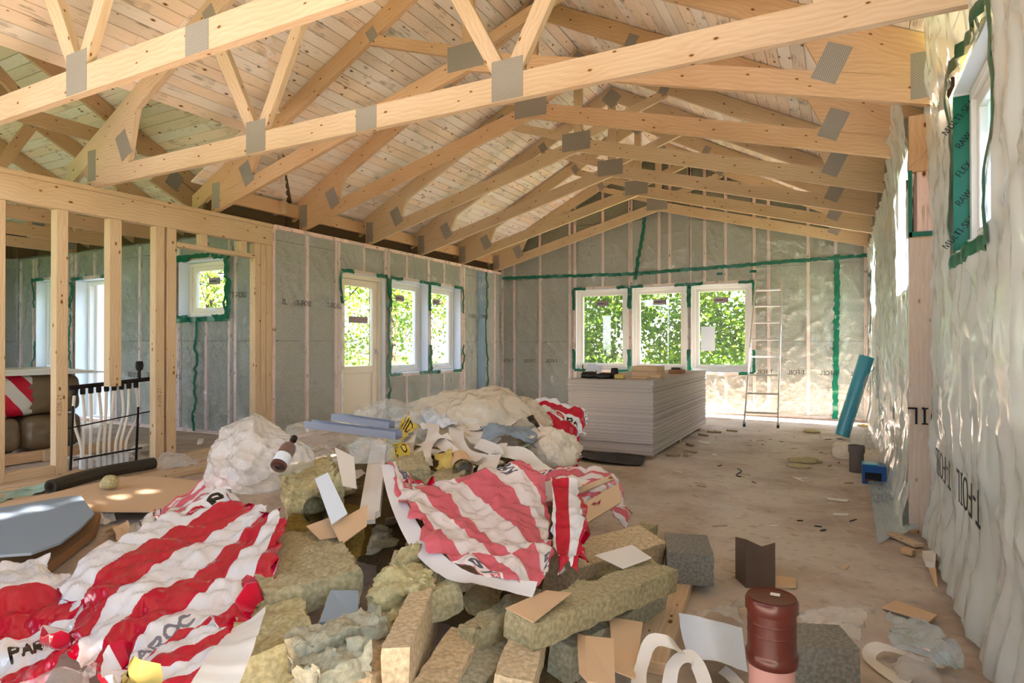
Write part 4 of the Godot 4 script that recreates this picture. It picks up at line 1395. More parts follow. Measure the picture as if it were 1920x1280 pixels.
func pillow_mesh(size: Vector3, round_: float, seed_: int) -> ArrayMesh:
	# a stuffed pack: a box with swelling sides and soft edges
	var pt := Patch.new()
	var nz := noise(seed_, 5.0, true, 2)
	var h := size * .5
	var n := 16
	for ax in 3:
		var b := (ax + 1) % 3
		var c := (ax + 2) % 3
		for s in [-1, 1]:
			var g := []
			var uv := []
			for i in n:
				var col := []
				var cu := []
				for j in n:
					var p := Vector3.ZERO
					p[ax] = s; p[b] = lerpf(-1, 1, float(i) / (n - 1)); p[c] = lerpf(-1, 1, float(j) / (n - 1))
					var q := p * h
					var core := Vector3(clampf(q.x, -h.x + round_, h.x - round_), clampf(q.y, -h.y + round_, h.y - round_), clampf(q.z, -h.z + round_, h.z - round_))
					var d := (q - core)
					q = core + d.normalized() * round_ if d.length() > .0001 else q
					q += d.normalized() * nz.get_noise_3dv(q) * .012
					col.append(q)
					cu.append(Vector2(q.z * .9 + .5, -q.y * .9 + .5) if ax != 2 else Vector2(q.x + .5, -q.y + .5))
				g.append(col); uv.append(cu)
			pt.add(g, uv, s < 0)
	return pt.mesh()

# ---------------------------------------------------------------- the heap
func batt(called: String, label: String, a: Vector3, b: Vector3, c: Vector3, t: float, m: String, seed_: int, torn := 0.0, amp := .006) -> void:
	var f := frame3(a, b, c, t)
	var o := put(called, batt_mesh(f[1], seed_, amp, torn), M[m])
	o.transform = f[0]
	tag(o, label, "insulation batt")

func panel(called: String, label: String, cat: String, pts: Array, t: float, m: String) -> void:
	tag(put(called, slab_mesh(pts, t), M[m]), label, cat)

func sheet(called: String, label: String, cat: String, rows: Array, nu: int, nv: int, amp: float, freq: float, seed_: int, m: String, uvs := Vector2.ONE, uv0 := Vector2.ZERO, group := "") -> MeshInstance3D:
	var o := put(called, sheet_mesh(rows, nu, nv, amp, freq, seed_, uvs, uv0), M[m])
	tag(o, label, cat, group)
	return o

func ribbon(label: String, pts: Array, width: float, seed_: int, m := "paper", group := "paper ribbons on the heap") -> void:
	var side := []
	var r := RandomNumberGenerator.new()
	r.seed = seed_
	for k in pts.size():
		var d: Vector3 = pts[mini(k + 1, pts.size() - 1)] - pts[maxi(k - 1, 0)]
		var s := d.cross(V(r.randf_range(-.5, .5), 1, r.randf_range(-.2, .9))).normalized()
		side.append(s)
		if k > 0 and side[k].dot(side[k - 1]) < 0: side[k] = -side[k]
	tag(put("paper_ribbon", strip_mesh(pts, width, side, 30, seed_), M[m]), label, "paper ribbon", group)

func heap() -> void:
	# loose scraps that fill the heap from below
	var nz := noise(500, 3.2, true, 3)
	var g := []
	var uv := []
	for i in 61:
		var col := []
		var cu := []
		for j in 61:
			var x := lerpf(-4.4, -.55, i / 60.0)
			var z := lerpf(-1.0, -5.6, j / 60.0)
			var h := heap_y(x, z)
			col.append(V(x, h + (nz.get_noise_2d(x, z) - .1) * .09 * smoothstep(.0, .15, h) - .02, z)); cu.append(Vector2(x, z))
		g.append(col); uv.append(cu)
	var pt := Patch.new()
	pt.add(g, uv)
	tag(put("loose_wool_scraps", pt.mesh(), M["wool_dark"]), "loose brown wool scraps filling the heap of offcuts", "wool scraps", "", "stuff")
	# slabs and strips of mineral wool
	batt("insulation_strip", "long tan wool strip with a square fibrous end pointing out of the heap", V(-1.06, 0.337, -1.272), V(-0.995, 0.337, -1.306), V(-1.183, 0.302, -1.919), .19, "wool_tan", 1)
	batt("insulation_strip", "wool strip with paper on its end, lying on the right flank", V(-0.93, 0.296, -1.714), V(-0.811, 0.291, -1.675), V(-0.817, 0.26, -2.532), .085, "wool", 2, .0, .012)
	batt("insulation_strip", "short pale strip under the paper-ended strip", V(-0.849, 0.215, -1.496), V(-0.745, 0.205, -1.529), V(-0.936, 0.212, -1.79), .1, "wool_tan", 3)
	batt("insulation_strip", "long pale strip below the paper-ended strip, reaching the plank", V(-0.859, 0.153, -1.899), V(-0.768, 0.143, -1.879), V(-0.747, 0.136, -2.569), .13, "wool_grey", 4)
	batt("insulation_strip", "dark fibrous strip half hidden under the long tan strip", V(-1.092, 0.234, -1.662), V(-0.986, 0.228, -1.65), V(-1.055, 0.218, -2.101), .1, "wool", 5, .02)
	batt("insulation_strip", "thick upright strip under the right hand wrapping", V(-1.076, 0.272, -2.395), V(-0.932, 0.225, -2.335), V(-1.037, 0.315, -3.015), .2, "wool_tan", 6)
	batt("insulation_strip", "narrow strip beside the thick upright strip on the right flank", V(-0.957, 0.188, -2.458), V(-0.853, 0.178, -2.434), V(-0.959, 0.221, -3), .12, "wool", 7)
	batt("insulation_strip", "flat tan strip running down the middle of the heap", V(-1.296, 0.264, -1.486), V(-1.197, 0.251, -1.539), V(-1.95, 0.312, -2.192), .1, "wool_tan", 8)
	batt("insulation_slab", "big three-cornered wool slab with a cracked face", V(-1.709, 0.305, -1.415), V(-1.492, 0.328, -1.699), V(-2.136, 0.304, -1.924), .1, "wool", 9, .01, .014)
	batt("insulation_slab", "yellowish wool slab below the three-cornered slab", V(-1.486, 0.255, -1.159), V(-1.351, 0.272, -1.344), V(-1.678, 0.262, -1.442), .12, "wool_yellow", 10, .012, .014)
	batt("insulation_slab", "torn split wool piece lying across the front of the heap", V(-1.346, 0.29, -1.211), V(-1.182, 0.307, -1.479), V(-1.38, 0.288, -1.374), .05, "wool_grey", 11, .03, .014)
	batt("insulation_slab", "grey torn wool piece at the very front", V(-1.205, 0.276, -1.127), V(-1.13, 0.289, -1.348), V(-1.294, 0.263, -1.329), .06, "wool_grey", 12, .035, .016)
	batt("insulation_slab", "thick slab with a fluffy yellow top behind the striped wrapping", V(-2.329, 0.405, -2.048), V(-2.124, 0.471, -2.27), V(-2.729, 0.437, -2.346), .15, "wool_yellow", 13, .03, .014)
	batt("insulation_slab", "dark green-grey wool block under the paper ribbons", V(-1.969, 0.485, -2.442), V(-1.826, 0.519, -2.564), V(-2.205, 0.496, -2.702), .1, "wool", 14, .012, .012)
	batt("insulation_slab", "second dark wool block, below the yellow film", V(-1.78, 0.462, -2.429), V(-1.61, 0.461, -2.486), V(-1.992, 0.473, -2.679), .09, "wool", 15, .015, .012)
	batt("insulation_slab", "brown wool slab inside the heap behind the black pipe", V(-2.169, 0.327, -1.907), V(-1.852, 0.324, -2.131), V(-2.502, 0.315, -2.183), .14, "wool_gable", 16, .02)
	batt("insulation_slab", "wool slab under the middle wrapping", V(-1.253, 0.285, -1.622), V(-1.153, 0.314, -1.822), V(-1.445, 0.253, -2.007), .1, "wool", 17, .02)
	batt("insulation_strip", "narrow strip at the right foot of the heap", V(-0.994, 0.195, -2.619), V(-0.879, 0.192, -2.612), V(-0.911, 0.171, -3.252), .07, "wool", 18, .01)
	batt("insulation_strip", "tan strip at the bottom front of the heap", V(-1.017, 0.218, -1.34), V(-0.917, 0.204, -1.37), V(-0.966, 0.182, -1.751), .1, "wool_tan", 19)
	batt("insulation_strip", "grey strip under the bottom tan strip", V(-1.021, 0.173, -1.496), V(-0.904, 0.151, -1.513), V(-0.924, 0.129, -1.943), .11, "wool_grey", 20)
	batt("insulation_strip", "tan strip across the heap under the middle wrapping", V(-1.557, 0.317, -1.948), V(-1.427, 0.277, -1.847), V(-1.284, 0.236, -2.149), .08, "wool_tan", 21)
	batt("insulation_strip", "pale strip left of the flat middle strip", V(-1.211, 0.248, -1.305), V(-1.119, 0.236, -1.309), V(-1.347, 0.259, -1.55), .1, "wool_tan", 22)
	batt("insulation_slab", "small pale wool block wedged under the cracked slab", V(-1.431, 0.253, -1.415), V(-1.339, 0.249, -1.486), V(-1.598, 0.26, -1.621), .08, "wool_grey", 23)
	for q in [[V(-1.315, 0.289, -1.703), .075, "torn tuft of pale wool beside the middle strip"], [V(-1.4, 0.299, -1.918), .07, "torn tuft of wool above the long tan strip"], [V(-1.247, 0.256, -1.546), .05, "small tuft of wool at the end of the middle strip"], [V(-0.857, 0.218, -2.149), .05, "tuft of wool under the right hand wrapping"]]:
		var o := put("wool_tuft", lump_mesh(V(q[1], q[1] * .7, q[1]), .55, 16.0, 510 + int(q[1] * 1000), 64), M["wool_yellow"])
		o.position = q[0]
		tag(o, q[2], "wool tuft")
	var lr := RandomNumberGenerator.new()
	lr.seed = 31
	for k in 34:
		var p := Vector3.ZERO
		for tries in 60:
			p = V(lr.randf_range(-3.4, -.7), 0, lr.randf_range(-4.6, -1.2))
			if heap_y(p.x, p.z) > .09: break
		p.y = heap_y(p.x, p.z) + .035
		if k < 20:
			var r := lr.randf_range(.03, .07)
			var o := put("wool_crumb", lump_mesh(V(r * 1.4, r * .6, r), .55, 15.0, 700 + k, 36), M[["wool", "wool_yellow", "wool_grey"][k % 3]])
			o.position = p
			o.rotation = V(lr.randf_range(-.4, .4), lr.randf() * TAU, lr.randf_range(-.4, .4))
			tag(o, "small torn crumb of wool lying loose between the wool strips", "wool crumb", "loose wool crumbs in the heap")
		else:
			var an := lr.randf() * TAU
			var e := V(cos(an), lr.randf_range(-.2, .4), sin(an)) * lr.randf_range(.06, .14)
			var f := V(-sin(an), lr.randf_range(.0, .5), cos(an)) * lr.randf_range(.04, .09)
			var o := put("torn_card", slab_mesh([p - e - f, p + e - f, p + e + f, p - e + f], .003), M[["card", "paper", "gypsum_core"][k % 3]])
			tag(o, "torn bit of card or paper stuck between the wool strips", "torn card", "torn card bits in the heap")
	# striped wrapping film
	var b1 := sheet("striped_wrapping", "big red and white striped insulation wrapping draped over the left flank", "wrapping", [
		[V(-2.198, 0.205, -1.043), V(-2.472, 0.296, -1.237), V(-2.653, 0.334, -1.537), V(-2.738, 0.367, -1.832), V(-2.67, 0.438, -2.037)],
		[V(-1.945, 0.245, -0.984), V(-2.131, 0.317, -1.192), V(-2.245, 0.36, -1.47), V(-2.346, 0.392, -1.756), V(-2.38, 0.442, -1.965)],
		[V(-1.765, 0.261, -0.966), V(-1.847, 0.312, -1.15), V(-1.9, 0.353, -1.393), V(-2.039, 0.389, -1.658), V(-2.179, 0.432, -1.901)],
		[V(-1.614, 0.261, -0.956), V(-1.585, 0.285, -1.107), V(-1.627, 0.302, -1.311), V(-1.76, 0.352, -1.501), V(-1.985, 0.397, -1.778)]], 90, 70, .034, 2.6, 520, "wrap_red", Vector2(-1.0, .96))
	b1.set_meta("group", "striped wrappings on the heap")
	sheet("striped_wrapping", "folded red flap below the big striped wrapping", "wrapping", [
		[V(-1.74, 0.29, -0.98), V(-1.67, 0.322, -1.062), V(-1.655, 0.341, -1.217)], [V(-1.624, 0.29, -0.928), V(-1.529, 0.309, -1.001), V(-1.499, 0.329, -1.152)], [V(-1.513, 0.283, -0.896), V(-1.41, 0.315, -0.95), V(-1.4, 0.32, -1.092)]], 40, 24, .03, 3.5, 521, "wrap_red", Vector2(-.8, .5), Vector2(.1, .2), "striped wrappings on the heap")
	sheet("striped_wrapping", "pale striped wrapping with a bold name print at the left edge of the heap", "wrapping", [
		[V(-2.789, 0.229, -1.012), V(-2.994, 0.253, -1.187), V(-3.019, 0.272, -1.343), V(-2.77, 0.257, -1.362)],
		[V(-2.395, 0.237, -0.882), V(-2.474, 0.255, -1.01), V(-2.464, 0.268, -1.128), V(-2.362, 0.287, -1.182)],
		[V(-2.104, 0.225, -0.787), V(-2.159, 0.246, -0.894), V(-2.154, 0.263, -0.987), V(-2.13, 0.269, -1.045)],
		[V(-1.868, 0.244, -0.708), V(-1.889, 0.258, -0.788), V(-1.844, 0.285, -0.857), V(-1.895, 0.285, -0.943)]], 60, 50, .034, 2.8, 522, "wrap_name", Vector2(-1, 1), Vector2.ZERO, "striped wrappings on the heap")
	sheet("clear_wrapping", "thin lilac film under the wrapping with the name print", "wrapping", [[V(-1.943, 0.279, -0.782), V(-1.834, 0.289, -0.84), V(-1.789, 0.279, -0.931)], [V(-1.749, 0.28, -0.703), V(-1.616, 0.298, -0.751), V(-1.529, 0.306, -0.843)]], 40, 20, .03, 3.0, 523, "film_clear")
	sheet("striped_wrapping", "faded pink wrapping behind the big striped one", "wrapping", [
		[V(-2.931, 0.253, -1.786), V(-3.204, 0.277, -2.038), V(-3.264, 0.315, -2.232), V(-3.166, 0.401, -2.397)], [V(-2.702, 0.295, -1.794), V(-2.844, 0.328, -2.002), V(-2.838, 0.371, -2.118), V(-2.852, 0.419, -2.224)]], 40, 24, .03, 3.0, 524, "wrap_pink", Vector2(-1, .6), Vector2.ZERO, "striped wrappings on the heap")
	sheet("striped_wrapping", "open striped wrapping showing its pale inside, hanging down the middle of the heap", "wrapping", [
		[V(-1.966, 0.544, -2.41), V(-1.737, 0.454, -2.192), V(-1.446, 0.369, -1.973), V(-1.225, 0.332, -1.863), V(-1.096, 0.32, -1.852)],
		[V(-1.827, 0.458, -2.427), V(-1.604, 0.427, -2.228), V(-1.379, 0.365, -2.098), V(-1.152, 0.341, -1.947), V(-1, 0.326, -1.869)],
		[V(-1.644, 0.436, -2.501), V(-1.47, 0.411, -2.367), V(-1.281, 0.372, -2.207), V(-1.067, 0.344, -2.015), V(-0.91, 0.314, -1.872)],
		[V(-1.497, 0.491, -2.659), V(-1.366, 0.45, -2.581), V(-1.202, 0.397, -2.419), V(-1.022, 0.354, -2.174), V(-0.917, 0.322, -1.981)],
		[V(-1.38, 0.502, -2.777), V(-1.278, 0.445, -2.718), V(-1.165, 0.382, -2.551), V(-1.033, 0.343, -2.282), V(-0.954, 0.317, -2.098)]], 80, 70, .030, 2.8, 525, "wrap_pink", Vector2(-.75, 1.2), Vector2(.0, .1), "striped wrappings on the heap")
	ribbon("white hem of the open striped wrapping hanging in the middle", [V(-1.953, 0.548, -2.394), V(-1.718, 0.45, -2.168), V(-1.431, 0.371, -1.935), V(-1.206, 0.335, -1.817), V(-1.063, 0.328, -1.814), V(-0.892, 0.319, -1.847)], .07, 61, "wrap_white", "")
	sheet("striped_wrapping", "white and red wrapping hanging on the right flank beside the thick strip", "wrapping", [
		[V(-1.265, 0.46, -2.782), V(-1.119, 0.395, -2.519), V(-1.017, 0.322, -2.29), V(-0.927, 0.267, -2.112)], [V(-1.141, 0.458, -2.79), V(-1.052, 0.407, -2.555), V(-0.958, 0.337, -2.344), V(-0.916, 0.276, -2.186)], [V(-1.077, 0.392, -2.768), V(-1.014, 0.371, -2.575), V(-0.926, 0.322, -2.338), V(-0.857, 0.258, -2.149)]], 50, 30, .028, 3.2, 526, "wrap_red", Vector2(-.5, .6), Vector2(.2, .1), "striped wrappings on the heap")
	sheet("striped_wrapping", "pink wrapping folded over the right shoulder of the heap", "wrapping", [
		[V(-1.459, 0.458, -2.905), V(-1.338, 0.474, -3.082), V(-1.194, 0.467, -3.272), V(-1.06, 0.368, -3.286)], [V(-1.334, 0.446, -2.745), V(-1.222, 0.444, -2.883), V(-1.095, 0.413, -3.041), V(-0.973, 0.289, -3.106)], [V(-1.246, 0.418, -2.679), V(-1.145, 0.411, -2.766), V(-1.032, 0.367, -2.905), V(-0.931, 0.221, -3.015)]], 50, 34, .035, 3.2, 527, "wrap_pink", Vector2(-1, .7), Vector2.ZERO, "striped wrappings on the heap")
	sheet("striped_wrapping", "red and white wrapping beside the foot of the plasterboard stack", "wrapping", [
		[V(-2.237, 0.72, -4.36), V(-2.032, 0.695, -4.469), V(-1.826, 0.613, -4.465), V(-1.723, 0.542, -4.406)], [V(-2.065, 0.614, -4.112), V(-1.869, 0.581, -4.159), V(-1.694, 0.529, -4.195), V(-1.623, 0.447, -4.119)], [V(-1.881, 0.5, -3.87), V(-1.709, 0.46, -3.847), V(-1.594, 0.414, -3.852), V(-1.559, 0.352, -3.814)]], 50, 40, .05, 2.6, 528, "wrap_red", Vector2(-1, .8), Vector2(.3, .4), "striped wrappings on the heap")
	sheet("striped_wrapping", "small red scrap of wrapping inside the open wrapping", "wrapping", [[V(-1.822, 0.488, -2.339), V(-1.78, 0.501, -2.429), V(-1.706, 0.469, -2.435)], [V(-1.656, 0.427, -2.201), V(-1.64, 0.447, -2.277), V(-1.598, 0.43, -2.322)]], 24, 16, .03, 4.0, 529, "wrap_red", Vector2(-.12, .5), Vector2(.02, .1), "striped wrappings on the heap")
	# clear and cream bags
	for q in [
		["clear_bag", "big crumpled clear bag at the left shoulder of the heap", V(-2.798, 0.486, -2.309), V(.26, .20, .22), "white_bag", 540, .22, 3.4],
		["clear_bag", "broad beige film bundle on the crest of the heap", V(-2.406, 0.542, -3.874), V(.44, .24, .3), "beige_film", 541, .2, 2.6],
		["clear_bag", "crinkled clear film on the left of the crest", V(-2.78, 0.542, -3.507), V(.26, .16, .22), "film_clear", 542, .3, 5.0],
		["clear_bag", "cream fluffy bag beside the far red wrapping", V(-1.604, 0.44, -3.677), V(.16, .13, .15), "cream_bag", 543, .25, 5.0],
		["clear_bag", "cream film bundle on the right of the crest", V(-2.02, 0.529, -4.022), V(.2, .17, .2), "beige_film", 544, .25, 3.0],
		["clear_bag", "small crumpled clear bag in front of the white channel strip", V(-2.311, 0.535, -2.68), V(.11, .08, .1), "film_clear", 545, .35, 7.0]]:
		var o := put(q[0], lump_mesh(q[3], q[6], q[7], q[5], 110), M[q[4]])
		o.position = q[2]
		tag(o, q[1], "bag", "bags on the heap")
	sheet("clear_film", "clear film spread behind the steel channels", "film", [[V(-3.861, 0.517, -3.5), V(-3.78, 0.57, -3.882), V(-3.166, 0.502, -3.642)], [V(-3.213, 0.423, -2.825), V(-3.043, 0.476, -3.028), V(-2.56, 0.458, -2.944)]], 40, 26, .05, 2.4, 546, "film_clear")
	sheet("clear_film", "greyish clear film on the fluffy yellow slab", "film", [[V(-2.718, 0.466, -2.521), V(-2.672, 0.509, -2.659), V(-2.605, 0.514, -2.807)], [V(-2.537, 0.447, -2.391), V(-2.474, 0.486, -2.481), V(-2.42, 0.5, -2.566)]], 24, 16, .03, 4.0, 547, "film_clear")
	sheet("blue_film", "light blue film among the paper ribbons", "film", [[V(-2.629, 0.675, -3.587), V(-2.495, 0.686, -3.658), V(-2.36, 0.642, -3.672)], [V(-2.418, 0.617, -3.359), V(-2.281, 0.606, -3.375), V(-2.183, 0.596, -3.37)]], 24, 20, .03, 3.5, 548, "paper_blue")
	sheet("blue_film", "bluish film pulled tight across the crest", "film", [[V(-2.192, 0.592, -3.705), V(-2.143, 0.656, -3.844), V(-2.113, 0.703, -3.973)], [V(-2.168, 0.582, -3.491), V(-2.053, 0.593, -3.609), V(-1.997, 0.569, -3.695)]], 20, 16, .025, 3.5, 549, "paper_blue")
	sheet("grey_film", "grey film bag with dark print on the right of the crest", "film", [[V(-2.055, 0.596, -3.438), V(-1.942, 0.629, -3.668), V(-1.815, 0.575, -3.735)], [V(-1.912, 0.548, -3.231), V(-1.802, 0.566, -3.402), V(-1.648, 0.475, -3.427)]], 30, 20, .035, 3.5, 550, "blue_board")
	sheet("black_film", "black film strip edged with white at the right of the crest", "film", [[V(-1.885, 0.623, -3.754), V(-1.794, 0.582, -3.69), V(-1.67, 0.508, -3.528)], [V(-1.866, 0.628, -3.821), V(-1.756, 0.564, -3.709), V(-1.674, 0.483, -3.583)]], 16, 8, .015, 4.0, 551, "black_plastic")
	sheet("yellow_film", "yellow printed film on the left of the crest", "film", [[V(-2.461, 0.566, -3.053), V(-2.504, 0.602, -3.144), V(-2.605, 0.67, -3.373)], [V(-2.355, 0.545, -2.996), V(-2.364, 0.58, -3.071), V(-2.414, 0.63, -3.248)]], 24, 20, .025, 3.5, 552, "wrap_yellow", Vector2(.9, .9))
	sheet("yellow_film", "yellow film scrap hanging below the ribbons", "film", [[V(-2.024, 0.548, -2.888), V(-1.971, 0.554, -2.917), V(-1.903, 0.544, -2.896)], [V(-1.862, 0.486, -2.691), V(-1.806, 0.483, -2.687), V(-1.77, 0.468, -2.683)]], 20, 16, .03, 4.0, 553, "yellow")
	sheet("yellow_film", "yellow film scrap under the steel channel", "film", [[V(-2.315, 0.54, -2.848), V(-2.273, 0.553, -2.893), V(-2.219, 0.562, -2.898)], [V(-2.214, 0.52, -2.732), V(-2.166, 0.52, -2.757), V(-2.088, 0.529, -2.741)]], 16, 10, .02, 4.0, 554, "wrap_yellow")
	sheet("yellow_film", "yellow film at the bottom edge of the big striped wrapping", "film", [[V(-1.636, 0.309, -0.922), V(-1.588, 0.326, -0.947), V(-1.544, 0.323, -0.948)], [V(-1.549, 0.307, -0.854), V(-1.493, 0.313, -0.884), V(-1.434, 0.318, -0.893)]], 20, 14, .02, 4.0, 555, "yellow")
	# paper ribbons: backing strips thrown on the heap
	var rb := [
		[[V(-2.389, 0.558, -3.148), V(-2.232, 0.49, -2.914), V(-2.131, 0.457, -2.832), V(-1.989, 0.437, -2.738)], .06, "short paper ribbon bent over the dark wool block"],
		[[V(-2.42, 0.589, -3.302), V(-2.369, 0.602, -3.362), V(-2.218, 0.54, -3.125), V(-2.181, 0.523, -2.975)], .06, "looped paper ribbon beside the yellow print"],
		[[V(-2.005, 0.471, -2.785), V(-2.107, 0.518, -2.901), V(-2.152, 0.553, -3.07), V(-2.1, 0.566, -3.165)], .065, "arched paper ribbon above the dark wool block"],
		[[V(-2.417, 0.661, -3.643), V(-2.231, 0.6, -3.458), V(-2.089, 0.568, -3.363), V(-1.959, 0.558, -3.376)], .06, "paper ribbon falling over the light blue film"],
		[[V(-2.219, 0.589, -3.408), V(-2.046, 0.532, -3.16), V(-1.931, 0.5, -3.051), V(-1.759, 0.485, -2.972), V(-1.643, 0.476, -2.977)], .075, "wide paper ribbon crossing the others"],
		[[V(-2.242, 0.566, -3.17), V(-2.056, 0.532, -3.042), V(-1.904, 0.511, -2.952), V(-1.757, 0.496, -2.94)], .06, "slanting paper ribbon under the wide one"],
		[[V(-1.981, 0.524, -3.251), V(-1.914, 0.548, -3.399), V(-1.833, 0.561, -3.499), V(-1.706, 0.542, -3.51)], .06, "long paper ribbon below the grey film"],
		[[V(-1.925, 0.537, -3.19), V(-1.781, 0.519, -3.131), V(-1.729, 0.503, -3.102), V(-1.788, 0.534, -3.24)], .06, "folded paper ribbon in the middle of the heap"],
		[[V(-1.793, 0.472, -2.728), V(-1.715, 0.435, -2.6), V(-1.736, 0.454, -2.702), V(-1.772, 0.48, -2.853)], .06, "paper ribbon looped over the brown tube"],
		[[V(-1.555, 0.446, -2.628), V(-1.614, 0.482, -2.766), V(-1.672, 0.504, -2.939), V(-1.693, 0.52, -3.007)], .07, "upright paper ribbon above the open wrapping"],
		[[V(-1.726, 0.509, -3.16), V(-1.621, 0.503, -3.159), V(-1.474, 0.471, -3.067), V(-1.368, 0.433, -3.01)], .08, "long white strip running to the right shoulder"],
		[[V(-1.619, 0.486, -2.934), V(-1.516, 0.472, -2.954), V(-1.435, 0.451, -2.952), V(-1.33, 0.439, -3.03)], .06, "beige strip beside the long white strip"],
		[[V(-1.837, 0.569, -3.78), V(-1.741, 0.536, -3.661), V(-1.728, 0.499, -3.441), V(-1.708, 0.485, -3.226)], .08, "broad pale band sweeping over the right of the crest"],
		[[V(-2.075, 0.582, -3.541), V(-2.006, 0.579, -3.6), V(-1.965, 0.605, -3.712), V(-1.953, 0.642, -3.888)], .07, "paper ribbon under the bluish film"],
		[[V(-2.253, 0.605, -3.559), V(-2.224, 0.632, -3.665), V(-2.116, 0.593, -3.576), V(-2.127, 0.571, -3.457)], .08, "crumpled paper ribbon below the beige bundle"],
		[[V(-2.063, 0.558, -3.321), V(-1.963, 0.543, -3.317), V(-1.865, 0.524, -3.312)], .11, "wide stack of paper backing in the middle of the crest"],
		[[V(-1.304, 0.411, -2.682), V(-1.221, 0.432, -2.748), V(-1.144, 0.462, -2.902)], .11, "broad white card strip lying over the right shoulder"],
		[[V(-1.514, 0.339, -1.235), V(-1.4, 0.341, -1.092), V(-1.324, 0.307, -0.974)], .085, "long white paper strip below the big striped wrapping"]]
	for k in rb.size(): ribbon(rb[k][2], rb[k][0], rb[k][1] * 1.25, 560 + k)
	# card, boards and profiles
	panel("card_strip", "white angled card strip standing in the heap", "card", [V(-2.135, 0.511, -2.095), V(-2.119, 0.53, -2.159), V(-1.841, 0.414, -1.99), V(-1.85, 0.389, -1.906)], .004, "paper_blue")
	panel("card_strip", "white folded card flap behind the angled strip", "card", [V(-2.343, 0.589, -2.437), V(-2.219, 0.548, -2.446), V(-2.034, 0.443, -2.261), V(-2.093, 0.456, -2.23)], .004, "paper")
	panel("card_strip", "brown card triangle at the foot of the angled strip", "card", [V(-1.872, 0.38, -1.928), V(-1.852, 0.419, -2.131), V(-1.769, 0.362, -2.028), V(-1.765, 0.328, -1.872)], .004, "card")
	panel("card_strip", "beige card piece behind the big striped wrapping", "card", [V(-2.017, 0.353, -1.93), V(-1.978, 0.371, -2.064), V(-1.852, 0.329, -1.939), V(-1.893, 0.328, -1.883)], .004, "card")
	panel("white_profile", "long white channel strip lying along the heap", "profile", [V(-1.872, 0.354, -2.087), V(-1.805, 0.359, -2.122), V(-2.656, 0.617, -3.233), V(-2.721, 0.61, -3.198)], .018, "paper")
	panel("white_profile", "narrow edge of white strip beside the long channel strip", "profile", [V(-1.817, 0.386, -2.139), V(-1.813, 0.392, -2.163), V(-2.653, 0.622, -3.257), V(-2.656, 0.617, -3.233)], .03, "paper")
	for q in [[V(-2.849, 0.629, -2.735), V(-2.203, 0.596, -2.794), .05, "blue-grey steel channel pointing out of the heap to the stud wall"], [V(-2.959, 0.632, -3.073), V(-2.525, 0.595, -3.132), .05, "shorter blue-grey steel channel behind the first"]]:
		var s := base("steel_channel", q[0])
		tag(s, q[3], "steel channel", "steel channels on the heap")
		var e: Vector3 = q[1] - q[0]
		bar("web", Vector3.ZERO, e, .07, .003, M["steel_blue"], s, Vector3.UP, 0.0)
		var sd := e.normalized().cross(Vector3.UP) * .0345
		for k in [-1, 1]: bar("flange", sd * k + V(0, .02, 0), e + sd * k + V(0, .02, 0), .003, .042, M["steel_blue"], s, Vector3.UP, 0.0)
	panel("plaster_offcut", "pale triangular plasterboard offcut wedged under the cracked slab", "offcut", [V(-1.41, 0.278, -1.403), V(-1.34, 0.268, -1.497), V(-1.443, 0.297, -1.612), V(-1.527, 0.297, -1.568)], .013, "blue_board")
	panel("paper_piece", "cream paper square on the end of the wool strip", "paper", [V(-0.868, 0.286, -2.347), V(-0.737, 0.268, -2.303), V(-0.665, 0.275, -2.454), V(-0.771, 0.289, -2.534)], .002, "paper")
	panel("paper_piece", "beige paper facing on the near end of the wool strip", "paper", [V(-0.926, 0.305, -1.705), V(-0.809, 0.301, -1.665), V(-0.787, 0.308, -1.903), V(-0.879, 0.297, -1.911)], .003, "card")
	panel("cardboard_flap", "brown cardboard flap standing at the foot of the heap", "cardboard", [V(-0.621, 0.196, -1.617), V(-0.552, 0.185, -1.654), V(-0.63, 0.205, -1.873), V(-0.72, 0.2, -1.859)], .004, "card")
	panel("cardboard_flap", "second side of the brown cardboard flap, folded back", "cardboard", [V(-0.663, 0.186, -1.663), V(-0.621, 0.194, -1.617), V(-0.72, 0.2, -1.859), V(-0.765, 0.18, -1.903)], .004, "card")
	panel("cardboard_flap", "larger cardboard sheet behind the flap, next to the plank", "cardboard", [V(-0.614, 0.131, -1.825), V(-0.55, 0.117, -1.836), V(-0.619, 0.144, -2.162), V(-0.724, 0.163, -2.106)], .004, "card")
	panel("crate_side", "open crate corner under the right shoulder", "crate", [V(-1.088, 0.367, -2.762), V(-1.01, 0.413, -3.086), V(-0.966, 0.342, -2.996), V(-1.047, 0.295, -2.67)], .02, "card")
	panel("crate_side", "pale slat of the open crate under the right shoulder", "crate", [V(-1.148, 0.42, -2.843), V(-1.063, 0.444, -3.115), V(-1.041, 0.428, -3.093), V(-1.13, 0.401, -2.819)], .012, "pine")
	for q in [[V(-2.08, 0.38, -2.044), V(-2.329, 0.328, -2.274), .05, "black_plastic", "black pipe end deep in the heap"], [V(-1.695, 0.492, -2.667), V(-1.872, 0.485, -2.913), .055, "card", "brown cardboard tube among the paper ribbons"]]:
		var o := put("tube_piece", tube_mesh([q[0], q[1]], q[2], 20, 2, false), M[q[3]])
		tag(o, q[4], "tube")
	# brown bottle
	var bo := put("brown_bottle", lathe_mesh([[0, 0], [.036, 0], [.04, .006], [.04, .12], [.034, .145], [.014, .165], [.014, .195], [0, .195]]), M["amber"])
	var up := (V(-2.499, 0.631, -2.298) - V(-2.447, 0.523, -2.155)).normalized()
	bo.transform = Transform3D(Basis(up.cross(Vector3.BACK).normalized(), up, up.cross(Vector3.BACK).normalized().cross(up)), V(-2.447, 0.523, -2.155))
	tag(bo, "brown bottle with a white label lying beside the clear bag", "bottle")
